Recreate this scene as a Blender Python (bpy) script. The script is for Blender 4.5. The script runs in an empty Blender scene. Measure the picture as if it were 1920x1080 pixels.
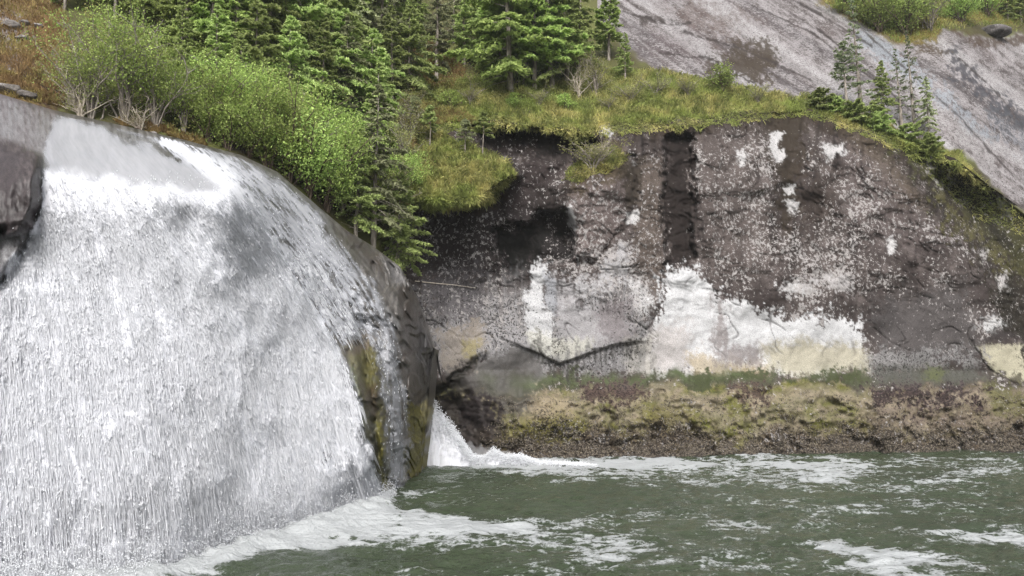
import bpy, math, random
import numpy as np
from mathutils import Vector

# ------------------------------------------------------------------ camera, sky, sun, exposure
scene = bpy.context.scene
COL = scene.collection
CAM_Z, FPX, PITCH = 4.0, 1500.0, math.atan(174.0 / 1500.0)
cam_data = bpy.data.cameras.new('camera')
cam_data.sensor_width = 36.0
cam_data.lens = 36.0 * FPX / 1920.0
cam_data.clip_start, cam_data.clip_end = 0.1, 2000.0
cam = bpy.data.objects.new('camera', cam_data)
cam.location = (0, 0, CAM_Z)
cam.rotation_euler = (math.pi / 2 + PITCH, 0, 0)
COL.objects.link(cam)
scene.camera = cam

SUN_EL, SUN_AZ = math.radians(46), math.radians(184)      # overcast: high soft sun behind the viewer
world = bpy.data.worlds.new('World'); scene.world = world; world.use_nodes = True
wn = world.node_tree; wn.nodes.clear()
sky = wn.nodes.new('ShaderNodeTexSky'); sky.sky_type = 'NISHITA'; sky.sun_disc = False
sky.sun_elevation = SUN_EL; sky.sun_rotation = SUN_AZ
sky.air_density = 1.0; sky.dust_density = 5.0; sky.ozone_density = 1.0
hs = wn.nodes.new('ShaderNodeHueSaturation'); hs.inputs['Saturation'].default_value = 0.22   # grey overcast
bg = wn.nodes.new('ShaderNodeBackground'); bg.inputs['Strength'].default_value = 0.09
wo = wn.nodes.new('ShaderNodeOutputWorld')
wn.links.new(sky.outputs[0], hs.inputs['Color']); wn.links.new(hs.outputs[0], bg.inputs[0]); wn.links.new(bg.outputs[0], wo.inputs[0])

sun_data = bpy.data.lights.new('sun', 'SUN'); sun_data.energy = 1.5; sun_data.angle = math.radians(24)
sun_data.color = (1.0, 0.97, 0.93)
sun = bpy.data.objects.new('sun', sun_data); COL.objects.link(sun)
sd_ = Vector((math.sin(SUN_AZ) * math.cos(SUN_EL), math.cos(SUN_AZ) * math.cos(SUN_EL), math.sin(SUN_EL)))
sun.rotation_euler = sd_.to_track_quat('Z', 'Y').to_euler()
sun.location = (0, -20, 60)

scene.view_settings.view_transform = 'Standard'
scene.view_settings.look = 'None'
scene.view_settings.exposure = 1.35
scene.view_settings.gamma = 1.0
scene.cycles.denoising_prefilter = 'NONE'
scene.cycles.max_bounces = 6
scene.cycles.volume_bounces = 4
scene.cycles.transparent_max_bounces = 8

rng = np.random.default_rng(7)
random.seed(7)

# ------------------------------------------------------------------ numeric helpers
_PERM = np.concatenate([rng.permutation(1024)] * 2).astype(np.int32)
_ang = rng.random(1024) * 2 * np.pi
_GX, _GY = np.cos(_ang).astype(np.float32), np.sin(_ang).astype(np.float32)

def perlin(x, y, seed=0):
    x = np.asarray(x, np.float32) + seed * 37.17; y = np.asarray(y, np.float32) + seed * 91.73
    xi = np.floor(x); yi = np.floor(y)
    fx, fy = x - xi, y - yi
    xi = xi.astype(np.int32) & 1023; yi = yi.astype(np.int32) & 1023
    x1 = (xi + 1) & 1023; y1 = (yi + 1) & 1023
    u = fx * fx * fx * (fx * (fx * 6 - 15) + 10); v = fy * fy * fy * (fy * (fy * 6 - 15) + 10)
    def g(ix, iy, dx, dy):
        h = _PERM[_PERM[ix] + iy]
        return _GX[h] * dx + _GY[h] * dy
    a = g(xi, yi, fx, fy); b = g(x1, yi, fx - 1, fy)
    c = g(xi, y1, fx, fy - 1); d = g(x1, y1, fx - 1, fy - 1)
    ab = a + u * (b - a); cd = c + u * (d - c)
    return (ab + v * (cd - ab)) * 1.5

def fbm(x, y, o=4, seed=0, gain=0.5):
    s = 0; a = 1; t = 0
    for k in range(o):
        s = s + a * perlin(x * 2 ** k, y * 2 ** k, seed + k * 5); t += a; a *= gain
    return s / t * 1.25

def sst(a, b, x):
    t = np.clip((x - a) / (b - a), 0, 1)
    return t * t * (3 - 2 * t)

def lin(c):
    c = np.asarray(c, np.float32) / 255.0
    return np.where(c <= 0.04045, c / 12.92, ((c + 0.055) / 1.055) ** 2.4).astype(np.float32)

def mix(a, b, t):
    return a + (b - a) * t[..., None]

def curve(pts):
    xs = np.array([p[0] for p in pts], float); ys = np.array([p[1] for p in pts], float)
    return lambda x: np.interp(x, xs, ys)

def sdist(poly, x, y):
    """signed distance to a polygon, positive inside (photo pixels)"""
    d = np.full(x.shape, 1e9, np.float32); inside = np.zeros(x.shape, bool)
    n = len(poly)
    for i in range(n):
        x0, y0 = poly[i]; x1, y1 = poly[(i + 1) % n]
        ex, ey = x1 - x0, y1 - y0
        t = np.clip(((x - x0) * ex + (y - y0) * ey) / (ex * ex + ey * ey + 1e-9), 0, 1)
        d = np.minimum(d, np.hypot(x - x0 - t * ex, y - y0 - t * ey))
        c = ((y0 > y) != (y1 > y)) & (x < ex * (y - y0) / (ey if ey else 1e-9) + x0)
        inside ^= c
    return np.where(inside, d, -d)

def ldist(line, x, y):
    d = np.full(x.shape, 1e9, np.float32)
    for (x0, y0), (x1, y1) in zip(line[:-1], line[1:]):
        ex, ey = x1 - x0, y1 - y0
        t = np.clip(((x - x0) * ex + (y - y0) * ey) / (ex * ex + ey * ey + 1e-9), 0, 1)
        d = np.minimum(d, np.hypot(x - x0 - t * ex, y - y0 - t * ey))
    return d

CT, ST = math.cos(PITCH), math.sin(PITCH)
def raydir(px, py):
    r = (np.asarray(px, float) - 960) / FPX; u = (540 - np.asarray(py, float)) / FPX
    return r, CT - u * ST, u * CT + ST
def at(px, py, Y):
    """point on the ray of a photo pixel at depth Y (metres from the viewer)"""
    dx, dy, dz = raydir(px, py); t = Y / dy
    return np.stack([dx * t, dy * t, CAM_Z + dz * t], -1)
def water_depth(px, py):
    dx, dy, dz = raydir(px, py)
    return dy * (CAM_Z / np.maximum(-dz, 1e-4))
def to_px(P):
    x, y, z = P[..., 0], P[..., 1], P[..., 2] - CAM_Z
    f = y * CT + z * ST; u = -y * ST + z * CT
    return 960 + FPX * x / f, 540 - FPX * u / f

# ------------------------------------------------------------------ mesh helpers
def mesh_from(name, V, F, mat, attrs=None, smooth=False):
    """V (n,3); F (m,3) or (m,4) or a list of such arrays; attrs name -> (n,) or (n,4)"""
    me = bpy.data.meshes.new(name)
    V = np.ascontiguousarray(V, np.float32)
    Fs = F if isinstance(F, list) else [F]
    Fs = [np.asarray(f, np.int32) for f in Fs if len(f)]
    me.vertices.add(len(V)); me.vertices.foreach_set('co', V.ravel())
    idx = np.concatenate([f.ravel() for f in Fs])
    tot = np.concatenate([np.full(len(f), f.shape[1], np.int32) for f in Fs])
    st = np.concatenate([[0], np.cumsum(tot)[:-1]]).astype(np.int32)
    me.loops.add(len(idx)); me.loops.foreach_set('vertex_index', idx)
    me.polygons.add(len(tot)); me.polygons.foreach_set('loop_start', st); me.polygons.foreach_set('loop_total', tot)
    if smooth:
        me.polygons.foreach_set('use_smooth', np.ones(len(tot), bool))
    for k, a in (attrs or {}).items():
        a = np.asarray(a, np.float32)
        if a.ndim == 1:
            at_ = me.attributes.new(k, 'FLOAT', 'POINT'); at_.data.foreach_set('value', a)
        else:
            if a.shape[1] == 3: a = np.concatenate([a, np.ones((len(a), 1), np.float32)], 1)
            at_ = me.attributes.new(k, 'FLOAT_COLOR', 'POINT'); at_.data.foreach_set('color', np.ascontiguousarray(a).ravel())
    me.update(); me.validate()
    if mat: me.materials.append(mat)
    return me

def link(name, me, parent=None, loc=None):
    o = bpy.data.objects.new(name, me); COL.objects.link(o)
    if parent: o.parent = parent
    if loc is not None: o.location = loc
    return o

def tag(o, label=None, cat=None, group=None, kind=None):
    if label: o['label'] = label
    if cat: o['category'] = cat
    if group: o['group'] = group
    if kind: o['kind'] = kind
    return o

def grid_faces(nr, nc):
    a = (np.arange(nr - 1)[:, None] * nc + np.arange(nc - 1)[None, :]).ravel()
    return np.stack([a, a + 1, a + nc + 1, a + nc], 1)

def compact(V, F, attrs):
    used = np.unique(F); re = np.full(len(V), -1, np.int64); re[used] = np.arange(len(used))
    return V[used], re[F], {k: v[used] for k, v in attrs.items()}

# ------------------------------------------------------------------ node helpers
class NT:
    def __init__(s, name):
        s.m = bpy.data.materials.new(name); s.m.use_nodes = True
        s.t = s.m.node_tree; s.t.nodes.clear()
        s.out = s.t.nodes.new('ShaderNodeOutputMaterial')
    def n(s, typ, **kw):
        nd = s.t.nodes.new('ShaderNode' + typ)
        for k, v in kw.items():
            if hasattr(nd, k): setattr(nd, k, v)
            else: s.set(nd, k, v)
        return nd
    def set(s, nd, k, v):
        i = nd.inputs[k]
        if isinstance(v, bpy.types.NodeSocket): s.t.links.new(v, i)
        else: i.default_value = v
    def attr(s, name): return s.n('Attribute', attribute_name=name)
    def math(s, op, a, b=None, c=None, clamp=False):
        nd = s.n('Math', operation=op); nd.use_clamp = clamp
        for i, v in enumerate((a, b, c)):
            if v is not None: s.set(nd, i, v)
        return nd.outputs[0]
    def mixc(s, f, a, b, blend='MIX'):
        nd = s.n('Mix', data_type='RGBA'); nd.blend_type = blend
        s.set(nd, 0, f); s.set(nd, 6, a); s.set(nd, 7, b)
        return nd.outputs[2]
    def maprange(s, v, a, b, c=0.0, d=1.0):
        nd = s.n('MapRange'); nd.interpolation_type = 'SMOOTHSTEP'
        for i, q in enumerate((v, a, b, c, d)): s.set(nd, i, q)
        return nd.outputs[0]
    def pos(s, scale=(1, 1, 1), obj=False):
        src = s.n('TexCoord').outputs['Object'] if obj else s.n('NewGeometry').outputs['Position']
        mp = s.n('Mapping'); s.set(mp, 'Vector', src); mp.inputs['Scale'].default_value = scale
        return mp.outputs[0]
    def noise(s, vec, scale, detail=4, rough=0.55, dist=0.0):
        nd = s.n('TexNoise'); s.set(nd, 'Vector', vec); s.set(nd, 'Scale', scale); s.set(nd, 'Detail', detail)
        s.set(nd, 'Roughness', rough); s.set(nd, 'Distortion', dist)
        return nd.outputs[0]
    def bsdf(s, color, rough=0.8, spec=0.3, normal=None, **kw):
        b = s.n('BsdfPrincipled'); s.set(b, 'Base Color', color); s.set(b, 'Roughness', rough); s.set(b, 'Specular IOR Level', spec)
        if normal is not None: s.set(b, 'Normal', normal)
        for k, v in kw.items(): s.set(b, k, v)
        return b.outputs[0]
    def bump(s, h, strength=0.5, dist=0.05):
        b = s.n('Bump'); s.set(b, 'Height', h); s.set(b, 'Strength', strength); s.set(b, 'Distance', dist)
        return b.outputs[0]
    def end(s, shader):
        s.t.links.new(shader, s.out.inputs[0]); return s.m

ALB = 0.44          # photo tone -> base colour at this exposure
def alb(c):
    l = lin(c) * ALB; return (float(l[0]), float(l[1]), float(l[2]), 1.0)
def rgba(c): 
    l = lin(c); return (float(l[0]), float(l[1]), float(l[2]), 1.0)

# rock: Col attribute carries the stains and painted hollow shade, Msk.r pale lichen density, Msk.g wetness, Msk.b dark pit / mussel density
def rock_material(name, stretch=(1, 1, 0.8), lichen=(216, 210, 208), dark=(36, 29, 27), fine=1.0):
    t = NT(name)
    col = t.attr('Col').outputs['Color']
    sep = t.n('SeparateColor'); t.set(sep, 0, t.attr('Msk').outputs['Color'])
    sp, wet, pit = sep.outputs[0], sep.outputs[1], sep.outputs[2]
    p = t.pos(stretch)
    nA = t.noise(p, 5.5 * fine, 8, 0.72, 0.3)
    nB = t.noise(p, 1.1, 4, 0.6)
    nC = t.noise(p, 9.0 * fine, 5, 0.7)
    nD = t.noise(p, 26.0 * fine, 3, 0.6)
    spn = t.math('ADD', sp, t.math('MULTIPLY', t.math('SUBTRACT', nB, 0.5), 0.9))
    thr = t.math('SUBTRACT', 0.71, t.math('MULTIPLY', spn, 0.30))
    ml = t.maprange(nA, thr, t.math('ADD', thr, 0.035))
    nE = t.noise(p, 2.0, 7, 0.68, 0.6)
    thr3 = t.math('SUBTRACT', 0.78, t.math('MULTIPLY', sp, 0.24))
    ml = t.math('MAXIMUM', ml, t.maprange(nE, thr3, t.math('ADD', thr3, 0.03)))
    ml = t.math('MULTIPLY', ml, t.maprange(sp, 0.0, 0.1))
    thr2 = t.math('SUBTRACT', 0.74, t.math('MULTIPLY', pit, 0.32))
    mp = t.maprange(nC, thr2, t.math('ADD', thr2, 0.04))
    grain = t.maprange(nD, 0.25, 0.75, 0.68, 1.32)
    gb = t.n('CombineColor'); [t.set(gb, i, grain) for i in range(3)]
    c = t.mixc(1.0, col, gb.outputs[0], 'MULTIPLY')
    lc = t.mixc(t.noise(p, 2.3, 3), rgba(lichen), rgba([int(q * 0.8) for q in lichen]))
    c = t.mixc(t.math('MULTIPLY', ml, 0.94), c, lc)
    c = t.mixc(t.math('MULTIPLY', mp, 0.85), c, rgba(dark))
    c = t.mixc(1.0, c, (ALB, ALB, ALB, 1.0), 'MULTIPLY')
    h = t.math('ADD', t.math('MULTIPLY', nA, 0.6), t.math('SUBTRACT', t.math('MULTIPLY', nD, 0.3), t.math('MULTIPLY', mp, 0.3)))
    nm = t.bump(h, 0.5, 0.05)
    return t.end(t.bsdf(c, t.maprange(wet, 0, 1, 0.85, 0.28), t.maprange(wet, 0, 1, 0.2, 0.5), nm))

M_CLIFF = rock_material('cliff_rock')
M_SLAB = rock_material('slab_granite', (1, 1, 1), (200, 194, 195), (70, 60, 58), 0.8)
M_DOME = rock_material('wet_waterfall_rock', (1, 1, 0.5), (175, 172, 170), (46, 42, 36), 1.0)

# ================================================================== CLIFF
T_TOP = curve([(560, 240), (740, 240), (880, 228), (1000, 234), (1090, 246), (1150, 236), (1250, 226), (1400, 214), (1500, 204),
               (1600, 236), (1700, 276), (1790, 302), (1850, 350), (1920, 400), (2080, 500)])
WL = curve([(560, 864), (800, 862), (1000, 858), (1200, 856), (1400, 852), (1600, 847), (1920, 845), (2080, 845)])
W_DEPTH = lambda px: water_depth(px, WL(px))

LEAN = curve([(-1.5, -0.7), (0, 0), (2.2, 1.1), (4.0, 2.0), (4.6, 2.5), (8, 3.0), (12, 3.5), (16, 4.2), (18.5, 5.2), (20.5, 6.6), (22, 8.2), (26, 13), (40, 30)])
BANK = [(1600, 225), (1660, 262), (1745, 390), (1800, 455), (1860, 530), (1885, 600), (1920, 660), (2100, 700), (2100, 350), (1850, 340), (1760, 285)]
MOUND = [(735, 250), (800, 245), (880, 270), (950, 300), (968, 330), (930, 355), (900, 378), (830, 388), (770, 370), (735, 330)]
RECESS = [(885, 236), (1000, 244), (1095, 256), (1120, 268), (1090, 288), (1040, 302), (930, 300), (900, 284)]
HOLE = [(922, 425), (1000, 418), (1012, 398), (1060, 395), (1072, 430), (1076, 490), (1010, 492), (960, 514), (932, 470)]
CHIM = [(1250, 262), (1298, 255), (1303, 300), (1300, 480), (1285, 505), (1250, 500), (1244, 400)]
GULLY = [(1425, 215), (1505, 212), (1502, 330), (1490, 400), (1475, 440), (1455, 425), (1462, 330)]
PILLAR = [(1020, 345), (1080, 290), (1150, 268), (1185, 310), (1192, 370), (1165, 430), (1110, 490), (1065, 500), (1070, 430), (1025, 400)]
CRACK1 = [(940, 636), (985, 652), (1012, 664), (1040, 681), (1075, 679), (1110, 660), (1150, 646), (1200, 640), (1222, 600), (1240, 560), (1248, 500)]
CRACK2 = [(1000, 640), (1020, 668)]
CRACK3 = [(1186, 290), (1195, 350), (1180, 410), (1145, 455), (1105, 492)]
CRACK4 = [(805, 748), (850, 712), (905, 668)]
CRACK5 = [(1640, 615), (1668, 640), (1705, 656)]
CRACK6 = [(1570, 500), (1605, 540), (1650, 590)]
CRACK7 = [(1825, 640), (1850, 690), (1905, 720)]

def fracture(px, py):
    u = px + 14 * fbm(px / 60, py / 60, 2, 171); v = py + 10 * fbm(px / 50, py / 70, 2, 172)
    a = np.exp(-(perlin(u / 95, v / 70, 173) / 0.022) ** 2) * sst(0.0, 0.35, perlin(u / 80, v / 80, 174))
    b = np.exp(-(perlin((u + v) / 120, (v - u) / 60, 175) / 0.02) ** 2) * sst(0.05, 0.35, perlin(u / 70, v / 90, 176))
    return np.maximum(a, b) * sst(700, 640, py)
def cliff_offset(px, py):
    rag = 8 * fbm(px / 45, py / 45, 3, 3) + 4 * perlin(px / 9, py / 11, 9)
    cw1 = fbm(px / 38, py / 44, 4, 41) * 1.6; cw2 = fbm(px / 9, py / 10, 3, 42) * 1.6
    o = np.zeros_like(px, dtype=np.float64)
    o += 1.7 * sst(-12, 14, sdist(RECESS, px, py) + rag)
    mound = sst(-14, 10, sdist(MOUND, px, py) + rag)
    o -= mound * (1.0 + 3.2 * sst(250, 380, py))
    o -= 2.2 * sst(390, 480, py) * 0
    o += 1.5 * sst(-8, 10, sdist(HOLE, px, py) + rag)
    o += 1.1 * sst(-9, 9, sdist(CHIM, px, py) + rag * 1.3) * 0.8
    o += 0.45 * sst(-16, 10, sdist(GULLY, px, py) + rag)
    o -= 0.75 * sst(-6, 40, sdist(PILLAR, px, py) + rag * 0.4)
    o += sst(-14, 60, sdist(BANK, px, py) + rag) * 3.0
    # the wall steps back under the long crack
    crk = curve([(800, 600), (940, 636), (1012, 664), (1050, 681), (1150, 646), (1210, 640), (1300, 700), (1440, 690), (1480, 708), (1640, 692), (1820, 690), (1860, 705), (2080, 710)])(px)
    o += 0.35 * sst(-2, 4, py - crk) * (1 - sst(60, 120, py - crk)) * (sst(930, 990, px) - 1.0 * sst(1180, 1220, px))
    for c, w, d in ((CRACK1, 2.0, 0.10), (CRACK2, 2.2, 0.12), (CRACK3, 5, 0.22), (CRACK4, 5, 0.35), (CRACK5, 2.2, 0.1), (CRACK6, 3, 0.06), (CRACK7, 2.2, 0.1)):
        o += d * np.exp(-(ldist(c, px + 7 * cw1 + 3 * cw2, py + 5 * cw1 + 2.5 * cw2) / w) ** 2)
    # broken rock where the cove cuts in beside the fall
    o += 2.4 * sst(960, 830, px) * sst(690, 780, py)
    # relief
    o += 0.55 * fbm(px / 170, py / 130, 3, 21) + 0.16 * fbm(px / 42, py / 60, 3, 22)
    rough = 0.022 + 0.10 * sst(735, 800, py)
    o += rough * fbm(px / 11, py / 12, 3, 23) * 1.6
    # rounded buttresses at the tide line
    o -= (0.8 * np.abs(perlin(px / 150, py / 260, 24)) + 0.3 * np.abs(perlin(px / 55, py / 70, 25))) * sst(700, 800, py)
    o += 0.9 * 0.6 * np.exp(-(ldist([(1240, 740), (1262, 775), (1300, 800), (1335, 860)], px + 14 * cw1, py) / 20) ** 2) + 0.5 * np.exp(-(ldist([(1130, 745), (1150, 790), (1140, 850)], px + 8 * cw1, py) / 9) ** 2) + 0.35 * np.exp(-(ldist([(1440, 742), (1465, 800), (1500, 850)], px + 8 * cw1, py) / 9) ** 2) + 0.35 * np.exp(-(ldist([(1760, 745), (1775, 800), (1800, 848)], px + 8 * cw1, py) / 10) ** 2)
    o += 0.45 * np.exp(-(ldist([(1545, 740), (1600, 800), (1640, 852)], px + 14 * cw1, py) / 20) ** 2)
    o += 0.35 * np.exp(-(ldist([(955, 760), (962, 860)], px, py) / 9) ** 2)
    o += 0.10 * fracture(px, py)
    tn = fbm((px + 0.35 * py) / 95, (py - 0.2 * px) / 55, 3, 177) * 5
    o += 0.09 * (np.floor(tn) + sst(0.35, 0.65, tn - np.floor(tn))) * sst(640, 500, py)
    tv = fbm(px / 60, py / 170, 3, 178) * 4
    o += 0.07 * (np.floor(tv) + sst(0.3, 0.7, tv - np.floor(tv))) * sst(640, 500, py)
    # the tidal shelf stands proud of the wall, with an uneven top edge
    edge = 736 + 20 * perlin(px / 75, px * 0, 179) + 9 * perlin(px / 22, px * 0, 180)
    o -= 0.85 * sst(-5, 6, py - edge) * sst(920, 980, px)
    o += (0.60 * fbm(px / 60, py / 38, 3, 183) + 0.26 * fbm(px / 20, py / 16, 3, 184)) * sst(-4, 14, py - edge) * sst(846, 820, py)
    # overhanging turf lip
    lip = T_TOP(px) + 14
    o -= 0.5 * sst(1800, 1720, px) * np.exp(-((py - lip) / 16) ** 2) * (0.6 + 0.8 * np.abs(fbm(px / 30, py * 0, 3, 31)))
    return o

def cliff_Y(px, py):
    W = W_DEPTH(px); Y = W + 4.0
    off = cliff_offset(px, py)
    for _ in range(8):
        z = at(px, py, Y)[..., 2]
        Y = 0.4 * Y + 0.6 * (W + LEAN(z) + off)
    return Y

cx = np.arange(640, 2062, 2.0)
rows = 345
s = np.linspace(0, 1, rows)[:, None]
PX = np.repeat(cx[None, :], rows, 0)
PY = T_TOP(PX) - 6 + s * (900 - T_TOP(PX) + 6)
CY = cliff_Y(PX, PY)
V = at(PX, PY, CY)
# cap: three rows folding back into the hill
cap = []
for k in (3, 2, 1):
    r = V[0].copy(); r[:, 1] += 1.6 * k; r[:, 2] += 0.25 * k; cap.append(r)
Vc = np.concatenate([np.array(cap), V], 0)

def stain_shade(col, msk, poly, rgb, op=1.0, soft=8, rag=14, sp=None, wet=None, pit=None, line=None, fade=None, vs=0):
    n = R1 * 0.55 + R2 * 0.55 + R3 * 0.35
    if line is None:
        d = sdist(poly, X_, Y_) + rag * 1.5 * n
        if vs: d = d + vs * STRK
    else:
        d = line - ldist(poly, X_ + 7 * R1 + 3 * R2, Y_ + 5 * R1 + 2.5 * R2) + rag * n
    m = sst(-soft, soft, d) * op
    if fade is not None: m = m * fade
    col[:] = mix(col, lin(rgb), m)
    for i, v in ((0, sp), (1, wet), (2, pit)):
        if v is not None: msk[..., i] = msk[..., i] * (1 - m) + v * m

X_, Y_ = PX, PY
R1 = fbm(PX / 38, PY / 44, 4, 41) * 1.6
R2 = fbm(PX / 9, PY / 10, 3, 42) * 1.6
R3 = fbm(PX / 3.7, PY / 3.9, 2, 45) * 1.6
STRK = fbm(PX / 9, PY / 120, 3, 43) * 1.5          # vertical water streaks
LOW = fbm(PX / 130, PY / 110, 3, 44)
col = mix(np.broadcast_to(lin((70, 61, 59)), PX.shape + (3,)).copy(), lin((102, 92, 89)), np.clip(0.5 + LOW + 0.3 * STRK, 0, 1))
col = mix(col, lin((50, 42, 40)), np.clip(fbm(PX / 22, PY / 75, 4, 46) * 3.0 - 0.25, 0, 1) * sst(600, 400, PY) * 0.92)
col = mix(col, lin((138, 127, 124)), np.clip(fbm(PX / 34, PY / 46, 4, 47) * 2.2 - 0.3, 0, 1) * 0.6)
msk = np.zeros(PX.shape + (3,), np.float32); msk[..., 0] = 0.56 + 0.45 * LOW; msk[..., 2] = 0.45
top = T_TOP(PX)
B = lambda *a, **k: stain_shade(col, msk, *a, **k)
# dark seep under the turf
m = sst(46, 6, PY - top + 22 * R1) * sst(760, 800, PX)
col[:] = mix(col, lin((62, 50, 38)), m * 0.9); msk[..., 0] *= 1 - 0.6 * m
sk = np.clip(fbm(PX / 15 + 0.4 * R1, PY / 260, 3, 48) * 3.4 - 0.55, 0, 1) * sst(190, 20, PY - top + 60 * R1)
col[:] = mix(col, lin((34, 27, 25)), sk * 0.92 * sst(780, 830, PX)); msk[..., 0] *= 1 - 0.75 * sk
B([(785, 385), (860, 365), (960, 350), (1040, 296), (1060, 340), (1075, 420), (1066, 490), (1000, 520), (900, 524), (785, 540)], (60, 52, 52), 0.95, 14, 26, sp=0.55, pit=0.3)
B(PILLAR, (126, 113, 110), 0.85, 12, 16, sp=0.62, pit=0.3)
B([(1060, 330), (1100, 330), (1085, 300), (1150, 265), (1190, 300), (1180, 335), (1110, 345), (1060, 380)], (84, 72, 50), 0.8, 12, 16, sp=0.2)
B([(1195, 300), (1245, 290), (1248, 520), (1215, 600), (1190, 500)], (112, 100, 92), 0.8, 12, 14, sp=0.5)
B(RECESS, (28, 22, 20), 1.0, 8, 14, sp=0.1)  # recess: dark seep, with the ceiling's shade painted in
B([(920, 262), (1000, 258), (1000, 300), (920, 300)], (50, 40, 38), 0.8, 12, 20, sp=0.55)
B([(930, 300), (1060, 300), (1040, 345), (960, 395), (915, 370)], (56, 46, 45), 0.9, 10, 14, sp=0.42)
B(HOLE, (24, 22, 19), 1.0, 5, 20, sp=0.02, pit=0, vs=10)  # hole: black seep and the hollow's shade, both put into the colour
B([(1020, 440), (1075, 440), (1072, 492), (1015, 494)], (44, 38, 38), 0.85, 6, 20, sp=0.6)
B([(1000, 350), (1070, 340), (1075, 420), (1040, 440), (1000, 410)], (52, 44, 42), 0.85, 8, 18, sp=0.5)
B(CHIM, (42, 33, 30), 0.97, 4, 20, sp=0.10, pit=0)  # chimney: dark seep plus its own shade as painted colour
B([(1170, 300), (1200, 296), (1196, 370), (1180, 400), (1165, 395)], (58, 50, 38), 0.8, 6, 12, sp=0.2)
B(GULLY, (62, 52, 40), 0.9, 8, 20, sp=0.12)
B([(1500, 330), (1590, 300), (1560, 420), (1500, 430)], (78, 66, 58), 0.5, 20, 30)
B([(1560, 225), (1640, 262), (1720, 350), (1760, 410), (1700, 380), (1620, 300)], (98, 86, 70), 0.8, 18, 18, sp=0.18)
# pale zones
B([(1320, 270), (1420, 240), (1430, 400), (1440, 500), (1320, 500)], (120, 109, 105), 0.5, 30, 20, sp=0.55)
B([(1560, 260), (1640, 290), (1740, 400), (1800, 450), (1700, 470), (1600, 420)], (126, 114, 112), 0.55, 25, 25, sp=0.62)
PALEW = (236, 236, 238)
low_fade = sst(475, 620, PY + 40 * STRK + 30 * R1)
B([(790, 520), (890, 515), (960, 505), (1010, 500), (1100, 520), (1180, 470), (1215, 520), (1230, 620), (1225, 690), (1100, 700), (960, 700), (800, 690)], (182, 180, 182), 0.85, 18, 26, sp=0.55, pit=0.72, fade=np.clip(low_fade, 0, 1))
B([(800, 500), (900, 500), (910, 600), (860, 620), (800, 600)], (104, 99, 102), 0.75, 16, 30, sp=0.5, pit=0.55)
B([(1000, 505), (1022, 495), (1024, 560), (1044, 590), (1040, 665), (1060, 676), (985, 655), (985, 560)], PALEW, 0.95, 4, 14, sp=0.0, pit=0.45, vs=9)
B([(1050, 510), (1062, 505), (1085, 560), (1110, 600), (1180, 590), (1190, 640), (1100, 664), (1060, 676), (1045, 600)], (196, 193, 195), 0.85, 8, 16, sp=0.3, pit=0.35, vs=9)
B([(1110, 500), (1165, 470), (1178, 520), (1120, 560), (1080, 570)], (214, 212, 214), 0.8, 8, 24, sp=0.5, pit=0.5, vs=9)
B([(1180, 525), (1200, 520), (1222, 560), (1215, 600), (1190, 590)], (226, 224, 224), 0.8, 6, 12)
B([(1130, 570), (1185, 560), (1190, 640), (1130, 650)], (140, 130, 132), 0.7, 12, 16, sp=0.35)
B([(1020, 510), (1042, 530), (1040, 590), (1022, 570)], (172, 174, 180), 0.8, 5, 8)
W1 = [(1238, 560), (1244, 522), (1275, 502), (1305, 505), (1335, 545), (1390, 556), (1430, 584), (1500, 594), (1560, 588), (1608, 604), (1622, 640), (1632, 690), (1560, 702), (1490, 706), (1430, 692), (1300, 704), (1200, 694), (1222, 620)]
B(W1, (236, 236, 238), 1.0, 4, 16, sp=0.0, pit=0.12, vs=9)
B([(1220, 620), (1290, 600), (1300, 700), (1210, 694)], (208, 200, 196), 0.7, 14, 14, pit=0.2)
B([(1290, 660), (1350, 670), (1440, 684), (1440, 705), (1300, 706)], (204, 188, 158), 0.8, 12, 10)
B([(1430, 650), (1520, 640), (1625, 650), (1632, 696), (1490, 708), (1440, 690)], (202, 195, 172), 0.9, 14, 10)
B([(1338, 555), (1356, 560), (1364, 650), (1420, 640), (1424, 684), (1340, 684)], (166, 157, 156), 0.85, 10, 10, sp=0.1, pit=0.15, vs=9)
B([(1170, 640), (1225, 630), (1215, 700), (1180, 700)], (200, 196, 186), 0.7, 10, 10)
B([(980, 620), (1110, 640), (1100, 662), (1050, 680), (1000, 660)], (216, 214, 200), 0.7, 8, 8, sp=0.0)
B([(1460, 536), (1490, 525), (1530, 538), (1526, 550), (1470, 552)], (220, 218, 218), 0.95, 3, 12)
B([(1515, 520), (1560, 516), (1600, 530), (1602, 545), (1570, 540), (1530, 532)], (216, 212, 212), 0.85, 4, 14, sp=0.5)
B([(1828, 615), (1862, 590), (1898, 602), (1890, 616), (1850, 628)], (226, 226, 226), 0.97, 3, 10)
B([(1850, 620), (1930, 600), (2060, 600), (2060, 640), (1850, 640)], (64, 58, 58), 0.85, 6, 12, sp=0.3)
B([(1832, 650), (1920, 640), (2070, 645), (2070, 715), (1900, 715), (1866, 700), (1845, 670)], (206, 200, 176), 0.97, 4, 10, sp=0, pit=0.05)
for pl in ([(1443, 252), (1468, 250), (1460, 275), (1478, 296), (1456, 304), (1446, 280)], [(1470, 350), (1490, 346), (1488, 362), (1474, 362)],
           [(1474, 376), (1492, 380), (1490, 402), (1480, 400)], [(1126, 236), (1140, 234), (1142, 256), (1130, 256)], [(1172, 398), (1196, 392), (1198, 412), (1176, 420)],
           [(1062, 380), (1074, 378), (1078, 430), (1066, 420)], [(1180, 300), (1190, 292), (1190, 310)], [(1380, 280), (1400, 290), (1392, 310)],
           [(1664, 450), (1676, 440), (1680, 470), (1668, 474)], [(1545, 275), (1580, 270), (1584, 290), (1550, 300)]):
    B(pl, (224, 222, 222), 0.97, 3, 7, sp=0)
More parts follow.
